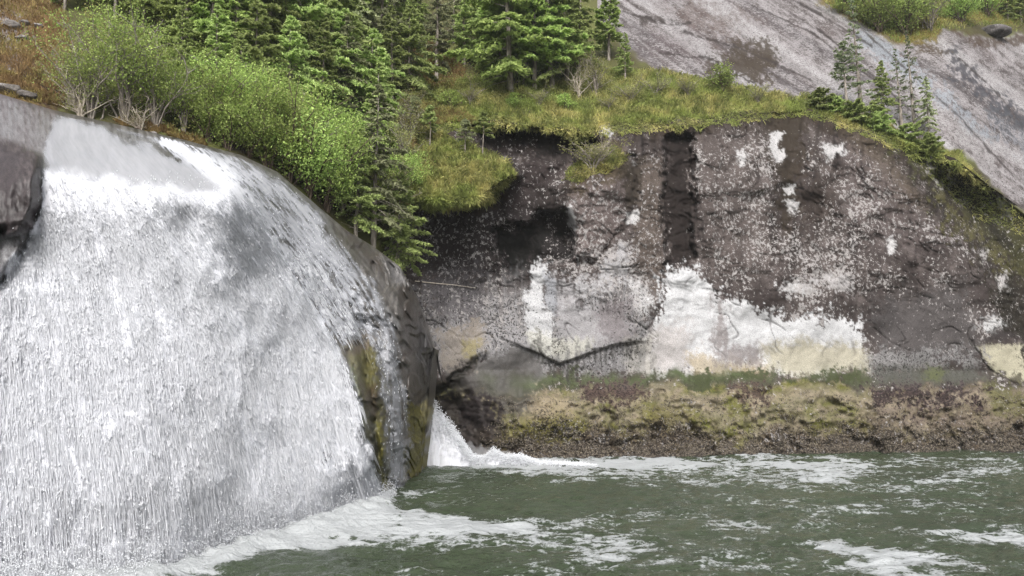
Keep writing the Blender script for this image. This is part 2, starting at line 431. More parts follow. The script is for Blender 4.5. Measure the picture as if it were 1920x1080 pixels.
# right hand dark wall and mossy bank
B([(1640, 560), (1810, 540), (1840, 640), (1830, 690), (1640, 700)], (96, 92, 92), 0.75, 25, 20, sp=0.3, pit=0.4)
B([(1640, 655), (1830, 660), (1830, 690), (1640, 700)], (176, 174, 174), 0.6, 8, 26, pit=0.8)
B(BANK, (54, 46, 36), 0.95, 6, 24, sp=0.42, pit=0.6)
B([(1690, 285), (1790, 300), (1850, 350), (1930, 400), (2070, 490), (2070, 560), (1920, 530), (1860, 480), (1790, 400), (1740, 340)], (82, 82, 44), 0.7, 8, 34, pit=0.5)
B([(1760, 360), (1830, 420), (1900, 500), (1890, 520), (1800, 440)], (104, 98, 60), 0.6, 6, 30, pit=0.5)
B([(1790, 345), (1850, 395), (1900, 470), (1860, 440), (1800, 380)], (34, 30, 24), 0.85, 8, 16)
B([(1850, 540), (1900, 520), (1930, 640), (1890, 620)], (46, 40, 28), 0.85, 8, 16)
for pl in ([(1740, 296), (1752, 290), (1750, 326), (1742, 322)], [(1864, 372), (1886, 366), (1892, 384), (1874, 390)], [(1872, 520), (1884, 515), (1886, 540), (1874, 540)],
           [(1836, 458), (1850, 470), (1848, 500), (1838, 480)], [(1880, 396), (1890, 392), (1894, 410)], [(1776, 326), (1782, 320), (1784, 342)], [(1752, 336), (1766, 354), (1758, 350)]):
    B(pl, (210, 206, 204), 0.95, 3, 8, sp=0)
col[:] = mix(col, lin((58, 50, 47)), fracture(PX, PY) * 0.65)
# tidal zones
tide = sst(-8, 8, PY - (724 + 12 * R1 + 20 * perlin(PX / 75, PX * 0, 179)))
tcol = mix(np.broadcast_to(lin((146, 138, 112)), PX.shape + (3,)).copy(), lin((122, 122, 58)), np.clip(0.45 + 1.5 * fbm(PX / 60, PY / 40, 3, 51), 0, 1))
tcol = mix(tcol, lin((172, 158, 136)), np.clip(1.4 * fbm(PX / 25, PY / 18, 3, 52), 0, 1))
tcol = mix(tcol, lin((134, 118, 110)), sst(1600, 1660, PX) * 0.7 * sst(830, 790, PY))
tcol = mix(tcol, lin((84, 76, 46)), np.clip(fbm(PX / 16, PY / 13, 4, 56) * 2.6 - 0.35, 0, 1) * 0.75)
tcol = mix(tcol, lin((184, 172, 146)), np.clip(fbm(PX / 11, PY / 8, 4, 57) * 2.6 - 0.5, 0, 1) * 0.6)
edgeT = 736 + 20 * perlin(PX / 75, PX * 0, 179) + 9 * perlin(PX / 22, PX * 0, 180)
tcol = mix(tcol, lin((176, 162, 140)), np.exp(-((PY - edgeT - 10) / 9) ** 2) * 0.6)
low = sst(-22, 22, PY - (802 + 16 * R1 + 42 * perlin(PX / 150, PY * 0, 55) + 14 * perlin(PX / 40, PY * 0, 58)))
tcol = mix(tcol, lin((104, 90, 76)), low * 0.85)
col[:] = mix(col, tcol, tide); msk[..., 0] = msk[..., 0] * (1 - tide) + tide * (0.35 + 0.2 * low); msk[..., 2] = msk[..., 2] * (1 - tide) + tide * (0.5 + 0.35 * low)
# algae band and wet dark patches
B([(830, 690), (1010, 640), (1012, 700), (1010, 780), (960, 790), (900, 745), (830, 745)], (84, 80, 76), 0.85, 14, 16, sp=0.05, wet=0.5, pit=0.1)
B([(1030, 655), (1220, 640), (1215, 700), (1030, 700)], (120, 118, 118), 0.75, 6, 14, sp=0.2, pit=0.5, fade=np.clip(0.5 + 1.2 * STRK, 0, 1))
gm = np.exp(-((PY - (710 + 8 * R1 + 16 * perlin(PX / 75, PX * 0, 179))) / (13 + 8 * perlin(PX / 33, PX * 0, 62))) ** 2) * sst(880, 930, PX) * np.clip(0.75 + 1.0 * fbm(PX / 70, PY / 90, 2, 61), 0, 1) * (1 - 0.75 * sst(1440, 1480, PX) * (1 - sst(1530, 1560, PX))) * (1 - 0.6 * sst(1615, 1640, PX))
col[:] = mix(col, lin((86, 98, 56)), np.clip(gm * 1.0, 0, 1)); msk[..., 0] *= 1 - gm * 0.8; msk[..., 1] = np.maximum(msk[..., 1], gm * 0.4)
GRN = (68, 76, 38)
for pl in ([(1036, 700), (1052, 690), (1060, 740), (1046, 748)], [(1292, 702), (1335, 700), (1338, 732), (1310, 742), (1294, 730)], [(1548, 696), (1616, 692), (1614, 716), (1552, 718)],
           [(1340, 716), (1390, 696), (1440, 700), (1430, 712), (1370, 712)], [(1068, 690), (1074, 690), (1074, 735), (1066, 735)], [(1450, 700), (1490, 712), (1546, 702), (1520, 716), (1480, 720)]):
    B(pl, GRN, 0.95, 4, 12, sp=0, wet=0.3)
B([(1640, 692), (1830, 690), (1850, 712), (1800, 722), (1640, 722)], (92, 92, 84), 0.85, 10, 12, sp=0.1, wet=0.4)
B([(1730, 694), (1770, 690), (1765, 716), (1735, 716)], (100, 106, 62), 0.8, 8, 10, sp=0)
B([(1868, 700), (1880, 700), (1884, 722), (1900, 700), (1912, 702), (1912, 724), (1900, 718), (1880, 726)], (66, 60, 44), 0.8, 3, 8)
B([(1840, 720), (1930, 735), (2060, 735), (2060, 770), (1860, 770)], (116, 114, 70), 0.8, 12, 14)
B([(1630, 728), (1830, 732), (1840, 760), (1640, 762)], (96, 78, 78), 0.85, 8, 26, sp=0.25, pit=0.95)
B([(1095, 720), (1200, 716), (1210, 748), (1180, 756), (1100, 752)], (102, 82, 78), 0.9, 6, 18, sp=0.2, pit=0.8)
B([(1380, 722), (1440, 726), (1436, 756), (1390, 750)], (104, 84, 76), 0.85, 6, 18, sp=0.2, pit=0.8)
B([(1000, 740), (1060, 736), (1070, 780), (1010, 800), (980, 790)], (186, 170, 142), 0.7, 10, 16, sp=0.2)
B([(940, 790), (1040, 780), (1100, 800), (1060, 830), (930, 830)], (122, 118, 50), 0.75, 14, 16)
B([(1195, 760), (1300, 770), (1260, 800), (1190, 800)], (130, 122, 66), 0.6, 14, 16)
B([(805, 745), (870, 735), (930, 745), (945, 790), (920, 850), (850, 860), (805, 830)], (58, 50, 50), 0.92, 10, 14, sp=0.05, wet=0.4, pit=0.4)
B([(860, 760), (920, 745), (938, 775), (915, 810), (870, 805)], (46, 36, 36), 0.9, 8, 14, sp=0.05, wet=0.3, pit=0.8)
B([(900, 812), (1000, 815), (1020, 866), (900, 866)], (70, 58, 46), 0.7, 12, 16, pit=0.8)
wl_m = sst(8, -4, WL(PX) - PY)
col[:] = mix(col, lin((52, 46, 42)), wl_m * 0.8); msk[..., 1] = np.maximum(msk[..., 1], wl_m * 0.7)
B([(820, 620), (900, 600), (905, 640), (880, 690), (830, 690)], (176, 164, 150), 0.7, 12, 18, sp=0.1, pit=0.2)
B([(866, 640), (896, 640), (892, 668), (870, 672)], (182, 170, 110), 0.6, 8, 8)
# cracks and drips
for c, w in ((CRACK1, 0.6), (CRACK2, 1.0), (CRACK5, 0.8), (CRACK7, 0.8)):
    B(c, (44, 38, 34), 0.95, 1.6, 2.0, line=w, sp=0)
B(CRACK3, (56, 48, 42), 0.7, 3, 4, line=2.5, sp=0)
B([(796, 738), (850, 702), (908, 662), (872, 706), (822, 748), (798, 768)], (46, 42, 34), 0.92, 3, 5, sp=0, pit=0)
for x in list(range(1012, 1200, 9)):
    xx = x + random.uniform(-3, 3); y0 = float(np.interp(xx, [p[0] for p in CRACK1[:8]], [p[1] for p in CRACK1[:8]])); L = random.uniform(14, 44)
    B([(xx, y0), (xx + 1, y0 + L)], (60, 58, 52), 0.8, 1.8, 2, line=1.6, sp=0)
# mound: turf soil
B(MOUND, (104, 98, 52), 0.95, 6, 8, sp=0, pit=0)
B([(790, 370), (930, 350), (960, 365), (900, 400), (800, 400)], (62, 48, 36), 0.85, 8, 12, sp=0.1)

def padcap(a): return np.concatenate([np.repeat(a[:1], 3, 0), a], 0)
col_c = padcap(col).reshape(-1, 3); msk_c = padcap(np.clip(msk, 0, 1)).reshape(-1, 3)
nr, nc = Vc.shape[:2]
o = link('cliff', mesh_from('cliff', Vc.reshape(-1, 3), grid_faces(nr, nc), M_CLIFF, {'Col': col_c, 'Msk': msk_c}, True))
tag(o, kind='structure')

# ================================================================== HILLSIDE and SLAB
S_DOME = curve([(-160, 150), (0, 176), (100, 206), (250, 240), (345, 262), (450, 290), (520, 322), (600, 390), (650, 432), (700, 462), (750, 500), (780, 555), (800, 612), (812, 650)])
def hill_B(px):
    return np.where(px < 700, S_DOME(px) + 14, np.where(px < 800, np.interp(px, [700, 740, 775, 800], [476, 400, 270, 236]), T_TOP(px) + 2))
_hx = np.arange(800, 2101, 20.0)
_hy = cliff_Y(_hx, T_TOP(_hx))
_hy = np.convolve(np.pad(_hy, 3, 'edge'), np.ones(7) / 7, 'valid')
def hill_Yb(px):
    return np.interp(px, np.concatenate([[-160, 100, 300, 450, 600, 700, 760], _hx]), np.concatenate([[28.6, 29.0, 30.0, 31.5, 34.0, 36.5, 41.5], _hy]))
def hill_Y(px, py):
    px = np.asarray(px, float); py = np.asarray(py, float)
    b = hill_B(px); Yb = hill_Yb(px)
    m = np.interp(px, [0, 700, 1100, 1500, 2000], [0.95, 0.92, 0.84, 0.86, 0.92])
    _, dy, dz = raydir(px, py); k = dz / dy
    _, dyb, dzb = raydir(px, b); kb = dzb / dyb
    Y = (m * Yb - kb * Yb) / np.maximum(m - k, 0.12)
    Y = np.where(py > b, Yb + np.where(px > 770, 0.14 * (py - b), 0), Y)
    Y = Y + 0.7 * fbm(px / 150, py / 110, 3, 71) * sst(0, 60, b - py)
    return Y
def hill_P(px, py):
    return at(px, py, hill_Y(px, py))

SLAB = [(1080, -160), (1120, 40), (1180, 92), (1230, 128), (1330, 150), (1480, 178), (1520, 196), (1580, 196), (1700, 250), (1800, 285), (1860, 345), (1920, 398), (2100, 500), (2100, 90), (1920, 62), (1850, 72),
        (1770, 56), (1752, 72), (1690, 80), (1540, 0), (1470, -160)]
def hill_mesh(name, xs, ys_n, mat, slab_part):
    s = np.linspace(0, 1, ys_n)[:, None]
    px = np.repeat(xs[None, :], ys_n, 0)
    bot = hill_B(px) + 30
    py = -170 + s * (bot + 170)
    Yh = hill_Y(px, py)
    if slab_part:
        DS = (px - 1400) * 0.55 - (py - 100) * 0.83      # across the fall line of the slab
        DA = (px - 1400) * 0.83 + (py - 100) * 0.55
        Yh = Yh + 0.25 * fbm(DS / 40, DA / 160, 3, 81) + 0.14 * fbm(DS / 9, DA / 18, 3, 82) + 0.35 * np.abs(perlin(DS / 70, DA / 320, 83))
    V = at(px, py, Yh)
    global X_, Y_, R1, R2, R3
    X_, Y_ = px, py
    R1 = fbm(px / 38, py / 34, 4, 85) * 1.6; R2 = fbm(px / 9, py / 9, 3, 86) * 1.6; R3 = fbm(px / 3.7, py / 3.7, 2, 84) * 1.6
    col = mix(np.broadcast_to(lin((92, 86, 56)), px.shape + (3,)).copy(), lin((116, 120, 66)), np.clip(0.5 + fbm(px / 60, py / 50, 3, 87) * 1.2, 0, 1))
    msk = np.zeros(px.shape + (3,), np.float32)
    C = lambda *a, **k: stain_shade(col, msk, *a, **k)
    C([(-170, -170), (130, -170), (110, 80), (130, 130), (100, 210), (-170, 200)], (134, 104, 70), 0.8, 20, 20, sp=0.1)
    C([(-170, 20), (40, 28), (60, 70), (40, 80), (-170, 80)], (150, 142, 138), 0.9, 8, 20, sp=0.7, pit=0.3)
    C([(-170, 95), (40, 108), (50, 130), (20, 140), (-170, 145)], (120, 108, 104), 0.85, 8, 16, sp=0.5, pit=0.4)
    C([(40, 120), (100, 140), (140, 190), (90, 205), (40, 165)], (66, 48, 38), 0.9, 10, 12, sp=0.05)
    C([(760, 60), (840, 90), (880, 150), (800, 160), (740, 130)], (120, 92, 62), 0.6, 25, 20)
    if slab_part:
        DS = (px - 1400) * 0.55 - (py - 100) * 0.83; DA = (px - 1400) * 0.83 + (py - 100) * 0.55
        st = fbm(DS / 12, DA / 110, 4, 88) * 1.5
        sc = mix(np.broadcast_to(lin((130, 122, 122)), px.shape + (3,)).copy(), lin((190, 184, 185)), np.clip(0.55 + 0.5 * st + 0.6 * R2 + 0.4 * R3, 0, 1))
        ls = fbm(DS / 7, DA / 260, 4, 76) * 1.6
        mot = fbm(DS / 13, DA / 26, 4, 78) * 1.6
        sc = mix(sc, lin((92, 82, 80)), np.clip(mot * 5 - 1.3, 0, 1) * 0.8)
        sc = mix(sc, lin((202, 196, 198)), np.clip(-mot * 5 - 1.4, 0, 1) * 0.8)
        sc = mix(sc, lin((70, 60, 56)), np.exp(-(perlin(DS / 34, DA / 120, 79) / 0.03) ** 2) * sst(0.0, 0.4, perlin(px / 60, py / 60, 77)) * 0.7)
        sc = mix(sc, lin((108, 94, 92)), np.clip(fbm(DS / 30, DA / 70, 4, 89) * 2.2 - 0.15, 0, 1) * 0.7)
        sc = mix(sc, lin((84, 76, 74)), np.clip(ls * 2.8 - 0.6, 0, 1) * 0.7)
        sc = mix(sc, lin((206, 202, 204)), np.clip(-ls * 2.4 - 0.7, 0, 1) * 0.7)
        wb = perlin(DS / 42, DA / 480, 74) + 0.5 * perlin(DS / 17, DA / 300, 75)
        sc = mix(sc, lin((92, 86, 88)), np.clip(wb * 2.6 - 0.45, 0, 1) * 0.65)
        sc = mix(sc, lin((212, 209, 210)), np.clip(-wb * 2.6 - 0.35, 0, 1) * 0.65)
        d = sdist(SLAB, px, py) + 8 * R1
        m = sst(-5, 5, d)
        col = mix(col, sc, m); msk[..., 0] = m * (0.62 + 0.2 * st); msk[..., 2] = m * 0.62
        C = lambda *a, **k: stain_shade(col, msk, *a, **k)
        C([(1330, 130), (1380, 80), (1430, 80), (1450, 110), (1440, 150), (1360, 150)], (74, 62, 46), 0.9, 8, 22, sp=0.2)
        C([(1350, 70), (1420, 40), (1300, 10), (1260, 20)], (110, 92, 84), 0.6, 16, 22, sp=0.35)
        C([(1200, 30), (1260, 35), (1275, 45), (1200, 45)], (74, 66, 62), 0.85, 4, 8, sp=0.2)
        C([(1190, 90), (1240, 60), (1300, 70), (1310, 110), (1250, 120)], (104, 90, 92), 0.6, 20, 20)
        C([(1590, 30), (1640, 60), (1720, 130), (1790, 190), (1860, 260), (1830, 250), (1700, 150), (1620, 90)], (172, 178, 186), 0.85, 6, 18, sp=0.1, wet=0.5)
        C([(1760, 95), (1800, 110), (1860, 170), (1920, 210), (2080, 300), (2080, 330), (1920, 240), (1830, 180)], (66, 63, 70), 0.92, 6, 22, sp=0.2, wet=0.5, pit=0.4)
        C([(1850, 195), (1930, 240), (2080, 350), (2080, 420), (1930, 310), (1870, 240)], (150, 152, 160), 0.7, 10, 22, wet=0.4)
        C([(1700, 150), (1780, 220), (1880, 320), (1860, 320), (1740, 210)], (196, 192, 192), 0.75, 6, 16)
        for ln, wd in (([(1170, 22), (1230, 40), (1300, 48)], 2), ([(1530, 50), (1600, 110), (1660, 165), (1745, 240)], 1.6), ([(1600, 40), (1700, 130), (1800, 220), (1900, 330)], 1.4), ([(1280, 60), (1400, 95), (1520, 150)], 1.4), ([(1400, 5), (1520, 60), (1640, 150)], 1.4), ([(1800, 110), (1870, 175), (1930, 250)], 1.8), ([(1240, 100), (1330, 110), (1420, 160)], 1.5), ([(1450, -20), (1560, 40), (1640, 90)], 2)):
            C(ln, (62, 54, 52), 0.85, 1.8, 3, line=wd, sp=0)
        C([(1840, 190), (1900, 215), (1960, 260), (1900, 245)], (58, 58, 64), 0.8, 6, 16, sp=0.1, wet=0.5)
        C([(1700, 85), (1760, 85), (1770, 110), (1740, 105)], (88, 72, 52), 0.9, 8, 12)
        C([(1540, 5), (1640, 60), (1690, 84), (1760, 72), (1760, 40), (1920, 40), (2100, 70), (2100, -170), (1470, -170)], (128, 112, 48), 0.95, 8, 8, sp=0)
        C([(1780, 55), (1850, 75), (1930, 62), (2100, 92), (2100, 110), (1930, 84), (1850, 84)], (82, 62, 42), 0.85, 8, 12, sp=0.1)
    o = link(name, mesh_from(name, V.reshape(-1, 3), grid_faces(*px.shape), mat, {'Col': col.reshape(-1, 3), 'Msk': np.clip(msk, 0, 1).reshape(-1, 3)}, True))
    return tag(o, kind='structure')
hill_mesh('hillside', np.arange(-170, 1123, 6.0)[:], 90, M_SLAB, False)
hill_mesh('rock_slab', np.concatenate([np.arange(1120, 2100, 2.5)]), 230, M_SLAB, True)

# ================================================================== WATERFALL ROCK
D_FOOT = curve([(-170, 1130), (0, 1106), (300, 1074), (450, 1022), (600, 978), (715, 942), (740, 930), (790, 886), (800, 800), (806, 720), (812, 652)])
ctrl = [(x, float(D_FOOT(x)), float(water_depth(x, D_FOOT(x)))) for x in (-170, 0, 150, 300, 375, 450, 520, 560, 600, 655, 715, 740, 790)]
ctrl += [(800, 800, 35.6), (806, 720, 35.8), (812, 652, 36.0), (790, 580, 35.4), (750, 500, 34.4), (700, 462, 33.8), (650, 432, 33.2), (600, 390, 32.6), (520, 322, 31.2),
         (450, 290, 30.4), (345, 262, 29.4), (250, 240, 28.8), (100, 206, 28.4), (0, 176, 28.2), (-170, 150, 28.2),
         (640, 650, 27.6), (700, 600, 30.4), (740, 750, 29.6), (725, 850, 28.3), (300, 345, 21.8), (80, 292, 21.6), (430, 350, 23.8), (500, 420, 25.8), (560, 500, 27.0),
         (300, 700, 19.2), (100, 700, 18.5), (-60, 700, 18.2), (450, 700, 21.6), (550, 700, 24.2), (-170, 300, 21.6), (300, 900, 17.8), (0, 900, 16.8), (450, 850, 20.7), (560, 850, 23.0),
         (200, 500, 20.25), (350, 500, 21.2), (0, 500, 19.7), (200, 420, 20.75), (350, 420, 21.75), (40, 390, 20.4), (200, 600, 19.55), (350, 600, 20.6), (40, 600, 19.1), (500, 850, 21.8), (500, 920, 21.3), (600, 850, 23.9), (600, 920, 23.35), (650, 800, 25.8), (770, 700, 32.5), (760, 600, 32.6), (770, 820, 32.2)]
ctrl = np.array(ctrl)
def _phi(r2): return np.where(r2 > 0, r2 * np.log(np.maximum(r2, 1e-12)), 0)
def _fit(c):
    p = c[:, :2] / 500.0; n = len(p)
    K = _phi(((p[:, None] - p[None]) ** 2).sum(-1)) + np.eye(n) * 0.002
    A = np.zeros((n + 3, n + 3)); A[:n, :n] = K; A[:n, n] = 1; A[:n, n + 1:] = p; A[n, :n] = 1; A[n + 1:, :n] = p.T
    return p, np.linalg.solve(A, np.concatenate([c[:, 2], [0, 0, 0]]))
_P, _W = _fit(ctrl)
LEFTBLOCK = [(-170, 255), (20, 262), (78, 290), (77, 390), (62, 430), (0, 445), (-170, 450)]
LEFTLEDGE = [(-170, 440), (0, 440), (60, 425), (40, 470), (20, 500), (-10, 530), (-170, 540)]
def dome_Y(px, py, detail=True):
    q = np.stack([np.asarray(px, float).ravel(), np.asarray(py, float).ravel()], 1) / 500.0
    out = np.zeros(len(q)); n = len(_P)
    for i in range(n):
        out += _W[i] * _phi(((q - _P[i]) ** 2).sum(1))
    out += _W[n] + q @ _W[n + 1:]
    out = out.reshape(np.shape(px))
    if detail:
        rag = 6 * fbm(px / 40, py / 40, 3, 91)
        out = out - 1.3 * sst(-8, 22, sdist(LEFTBLOCK, px, py) + rag * 1.2) - 0.7 * sst(-14, 10, sdist(LEFTLEDGE, px, py) + rag)
        out = out + 0.07 * fbm(px / 22, py / 26, 4, 98) * sst(-4, 12, np.maximum(sdist(LEFTBLOCK, px, py), sdist(LEFTLEDGE, px, py)))
        out = out + 0.22 * fbm(px / 90, py / 120, 3, 92) + 0.06 * fbm(px / 22, py / 40, 3, 93)
        # ribs of the right hand flank
        g = sst(600, 680, px) * sst(560, 680, py)
        out = out + g * (0.45 * perlin(px / 24 - py / 300, py / 200, 94) + 0.16 * fbm(px / 10, py / 40, 3, 95))
        tn = fbm(px / 60 - py / 200, py / 90, 3, 96) * 4
        out = out + 0.26 * (np.floor(tn) + sst(0.35, 0.65, tn - np.floor(tn))) * sst(600, 700, px) + 0.05 * fbm(px / 8, py / 14, 3, 97) * sst(600, 700, px)
        out = out + 0.5 * np.exp(-(ldist([(700, 790), (706, 850), (722, 935)], px, py) / 8) ** 2)
        out = out - 0.35 * np.exp(-(ldist([(612, 612), (640, 660), (690, 760), (715, 830)], px, py) / 10) ** 2)
    return out

dxs = np.concatenate([np.arange(-170, 760, 2.0), np.arange(760, 812.1, 1.0)])
dr = 431
s = np.linspace(0, 1, dr)[:, None]
DPX = np.repeat(dxs[None, :], dr, 0)
top_d, bot_d = S_DOME(DPX), D_FOOT(DPX)
DPY = top_d + s * (bot_d - top_d)
DY = dome_Y(DPX, DPY)
V = at(DPX, DPY, DY)
# fold the crest and the right flank back out of sight, and run the foot below the water
back = []
for k in (4, 3, 2, 1):
    r = V[0].copy(); r[:, 1] += 1.2 * k; r[:, 2] -= 0.1 * k * k; back.append(r)
foot = []
for k in (1, 2):
    r = V[-1].copy(); w = sst(800, 780, DPX[-1]); r[:, 2] -= 0.8 * k * w; r[:, 1] += (1 - w) * 1.5 * k; foot.append(r)
Vd = np.concatenate([np.array(back), V[::2], np.array(foot)], 0)
X_, Y_ = DPX, DPY
R1 = fbm(DPX / 38, DPY / 44, 4, 101) * 1.6; R2 = fbm(DPX / 9, DPY / 10, 3, 102) * 1.6; R3 = fbm(DPX / 3.7, DPY / 4, 2, 104) * 1.6
# flow coordinates: the fall fans out to the right
R_EDGE = curve([(180, 330), (262, 345), (350, 440), (500, 545), (650, 625), (800, 668), (940, 715), (1130, 760)])
FU = (DPX + 170) / (R_EDGE(DPY) + 170) * 800
FV = DPY
fl = fbm(FU / 9, FV / 110, 3, 103) * 1.5
col = mix(np.broadcast_to(lin((84, 79, 73)), DPX.shape + (3,)).copy(), lin((128, 124, 120)), np.clip(0.5 + 0.7 * fl + 0.4 * R1, 0, 1))
msk = np.zeros(DPX.shape + (3,), np.float32); msk[..., 0] = 0.1; msk[..., 1] = 0.8; msk[..., 2] = 0.15
D = lambda *a, **k: stain_shade(col, msk, *a, **k)
D([(-170, 130), (0, 170), (110, 206), (100, 285), (60, 290), (-170, 270)], (116, 104, 106), 0.9, 12, 12, wet=0.75)
D(LEFTBLOCK, (72, 62, 64), 0.97, 4, 8, sp=0.08, wet=0.55, pit=0.3)
D([(-170, 380), (0, 370), (70, 380), (60, 420), (-170, 430)], (58, 50, 50), 0.7, 12, 20)
D([(20, 265), (75, 290), (70, 330), (40, 310)], (104, 94, 94), 0.6, 12, 20)
D(LEFTLEDGE, (84, 76, 80), 0.95, 6, 10, sp=0.05, wet=0.6)
D([(-170, 520), (0, 500), (30, 480), (10, 560), (-170, 640)], (96, 92, 100), 0.8, 12, 16, wet=0.7)
D([(610, 612), (700, 640), (712, 700), (640, 680)], (126, 112, 92), 0.85, 10, 12, wet=0.6)
D([(650, 660), (712, 650), (722, 740), (735, 930), (700, 900), (670, 760)], (104, 100, 46), 0.85, 8, 14, wet=0.6, pit=0.5)
D([(676, 720), (705, 720), (712, 790), (690, 780)], (74, 56, 40), 0.8, 6, 12, pit=0.6)
D([(640, 690), (660, 690), (700, 850), (690, 870)], (88, 98, 64), 0.8, 6, 8)
D([(704, 790), (718, 800), (722, 930), (712, 935)], (126, 120, 44), 0.9, 3, 6, pit=0.3)
D([(690, 770), (706, 800), (710, 930), (696, 860)], (52, 52, 34), 0.9, 4, 6)
D([(755, 560), (790, 580), (812, 650), (806, 760), (775, 770), (760, 660)], (66, 56, 50), 0.92, 8, 12, wet=0.8, pit=0.5)
D([(784, 600), (812, 650), (804, 750), (790, 760), (780, 660)], (62, 60, 62), 0.8, 6, 8, wet=0.8)
D([(640, 425), (700, 462), (750, 500), (790, 580), (780, 600), (740, 530), (680, 480)], (84, 77, 70), 0.9, 6, 10, wet=0.75, pit=0.4)
D([(715, 480), (750, 500), (765, 535), (740, 530)], (142, 140, 140), 0.8, 6, 6, wet=0.9)
D([(768, 760), (802, 770), (800, 870), (770, 910), (764, 860)], (136, 128, 52), 0.92, 4, 10, wet=0.3, pit=0.55, sp=0.25)
D([(790, 750), (806, 740), (802, 790), (792, 790)], (180, 170, 120), 0.8, 4, 6)
wl_m = sst(10, -2, bot_d - DPY) * (DPX < 792)
col = mix(col, lin((60, 54, 40)), wl_m * 0.7)
# thin aerated film sliding over the rock
film = np.clip(0.55 + 0.22 * fl + 0.25 * R1 + 0.2 * R2 + 0.2 * R3, 0, 1) * sst(640, 560, DPX - 0.2 * (DPY - 400)) * sst(0, 14, DPY - top_d)
film = np.maximum(film, 0.55 * np.exp(-(ldist([(560, 345), (612, 412), (632, 470), (700, 545), (745, 610)], DPX, DPY + 3 * R2) / 5) ** 2))
film *= (1 - sst(-6, 6, sdist(LEFTBLOCK, DPX, DPY))) 
col = mix(col, lin((172, 173, 176)), film * 0.75)
col = col * np.clip(1 + (0.28 * R2 + 0.22 * R3) * (1 - film * 0.7), 0.4, 1.6)[..., None]
def pad2(a): return np.concatenate([np.repeat(a[:1], 4, 0), a[::2], np.repeat(a[-1:], 2, 0)], 0)
o = link('waterfall_rock', mesh_from('waterfall_rock', Vd.reshape(-1, 3), grid_faces(*Vd.shape[:2]), M_DOME,
         {'Col': pad2(col).reshape(-1, 3), 'Msk': pad2(np.clip(msk, 0, 1)).reshape(-1, 3)}, True))
tag(o, kind='structure')

# ================================================================== WATERFALL
def foam_material(name, flow=True):
    t = NT(name)
    f = t.attr('Foam').outputs['Fac']
    p = t.attr('Flow').outputs['Vector'] if flow else t.pos((3, 3, 3))
    if flow:
        mp = t.n('Mapping'); t.set(mp, 'Vector', p); mp.inputs['Scale'].default_value = (1, 0.5, 1); p = mp.outputs[0]
    wv = t.n('TexNoise'); t.set(wv, 'Vector', p); t.set(wv, 'Scale', 0.9); t.set(wv, 'Detail', 3.0)
    va = t.n('VectorMath', operation='MULTIPLY_ADD'); t.set(va, 0, wv.outputs['Color']); va.inputs[1].default_value = (1.1, 1.6, 0); t.set(va, 2, p)
    q = va.outputs[0]
    vo = t.n('TexVoronoi', feature='F1'); t.set(vo, 'Vector', q); t.set(vo, 'Scale', 1.15); t.set(vo, 'Randomness', 1.0)
    vo2 = t.n('TexVoronoi', feature='F1'); t.set(vo2, 'Vector', q); t.set(vo2, 'Scale', 2.3)
    n1 = t.noise(p, 0.55, 5, 0.62, 0.6); n2 = t.noise(q, 3.6, 4, 0.7)
    stir = t.attr('Stir').outputs['Fac'] if flow else 1.0
    d = t.math('MULTIPLY', t.math('SUBTRACT', n1, 0.5), 1.1)
    d = t.math('ADD', d, t.math('MULTIPLY', t.math('SUBTRACT', vo.outputs['Distance'], 0.42), 0.85))
    d = t.math('ADD', d, t.math('MULTIPLY', t.math('SUBTRACT', vo2.outputs['Distance'], 0.42), 0.45))
    d = t.math('ADD', d, t.math('MULTIPLY', t.math('SUBTRACT', n2, 0.5), 1.1))
    d = t.math('ADD', f, t.math('MULTIPLY', d, stir))
    k = t.maprange(d, 0.05, 0.95)
    c = t.mixc(k, rgba((164, 166, 172)), rgba((194, 195, 200)))
    sh = t.bsdf(c, 0.6, 0.2, t.bump(d, 0.06, 0.03))
    tr = t.n('BsdfTransparent')
    m = t.n('MixShader'); t.set(m, 0, t.math('MULTIPLY', t.maprange(d, -0.15, 0.30), t.maprange(stir, 0.28, 1.0, 0.5, 1.0) if flow else 1.0)); t.set(m, 1, tr.outputs[0]); t.set(m, 2, sh)
    return t.end(m.outputs[0])
M_FOAM = foam_material('white_water')

main = sst(-14, 20, sdist([(78, 312), (250, 338), (436, 362), (470, 425), (535, 520), (600, 625), (645, 730), (692, 850), (718, 950), (500, 1040), (300, 1110), (-170, 1180), (-170, 660), (-10, 540), (45, 450), (72, 400)], DPX, DPY) + 10 * R1)
tops = sst(-14, 14, sdist([(104, 212), (170, 232), (260, 270), (330, 292), (446, 352), (450, 385), (250, 360), (78, 335)], DPX, DPY) + 8 * R1)
def strand(line, w, a): return a * np.exp(-(ldist(line, DPX + 4 * R2, DPY) / w) ** 2)
thick = 0.98 * main
thick = np.maximum(thick, 0.66 * tops)
thick = np.maximum(thick, strand([(310, 262), (380, 305), (440, 352), (490, 440), (560, 560), (622, 660), (660, 760)], 16, 0.85))
thick = np.maximum(thick, strand([(345, 266), (450, 300), (500, 350), (560, 440), (640, 560)], 24, 0.36))
veil = sst(-14, 10, sdist([(585, 400), (640, 455), (700, 530), (742, 612), (764, 760), (760, 935), (722, 935), (722, 770), (702, 660), (655, 560), (600, 470)], DPX, DPY) + 6 * R1)
vstr = np.clip(0.5 + 1.1 * perlin(DPX / 5 + 0.02 * DPY * 0, DPY / 90, 181) + 0.7 * perlin(DPX / 2.6, DPY / 40, 182), 0, 1)
flankline = np.interp(DPY, [380, 470, 560, 620, 700, 800, 930], [575, 640, 700, 728, 742, 748, 742])
vstr = np.clip(0.45 + 1.1 * perlin((DPX - flankline) / 5, DPY / 80, 181) + 0.8 * perlin((DPX - flankline) / 2.4, DPY / 30, 182), 0, 1)
thick = np.maximum(thick, veil * (0.26 + 0.26 * vstr))
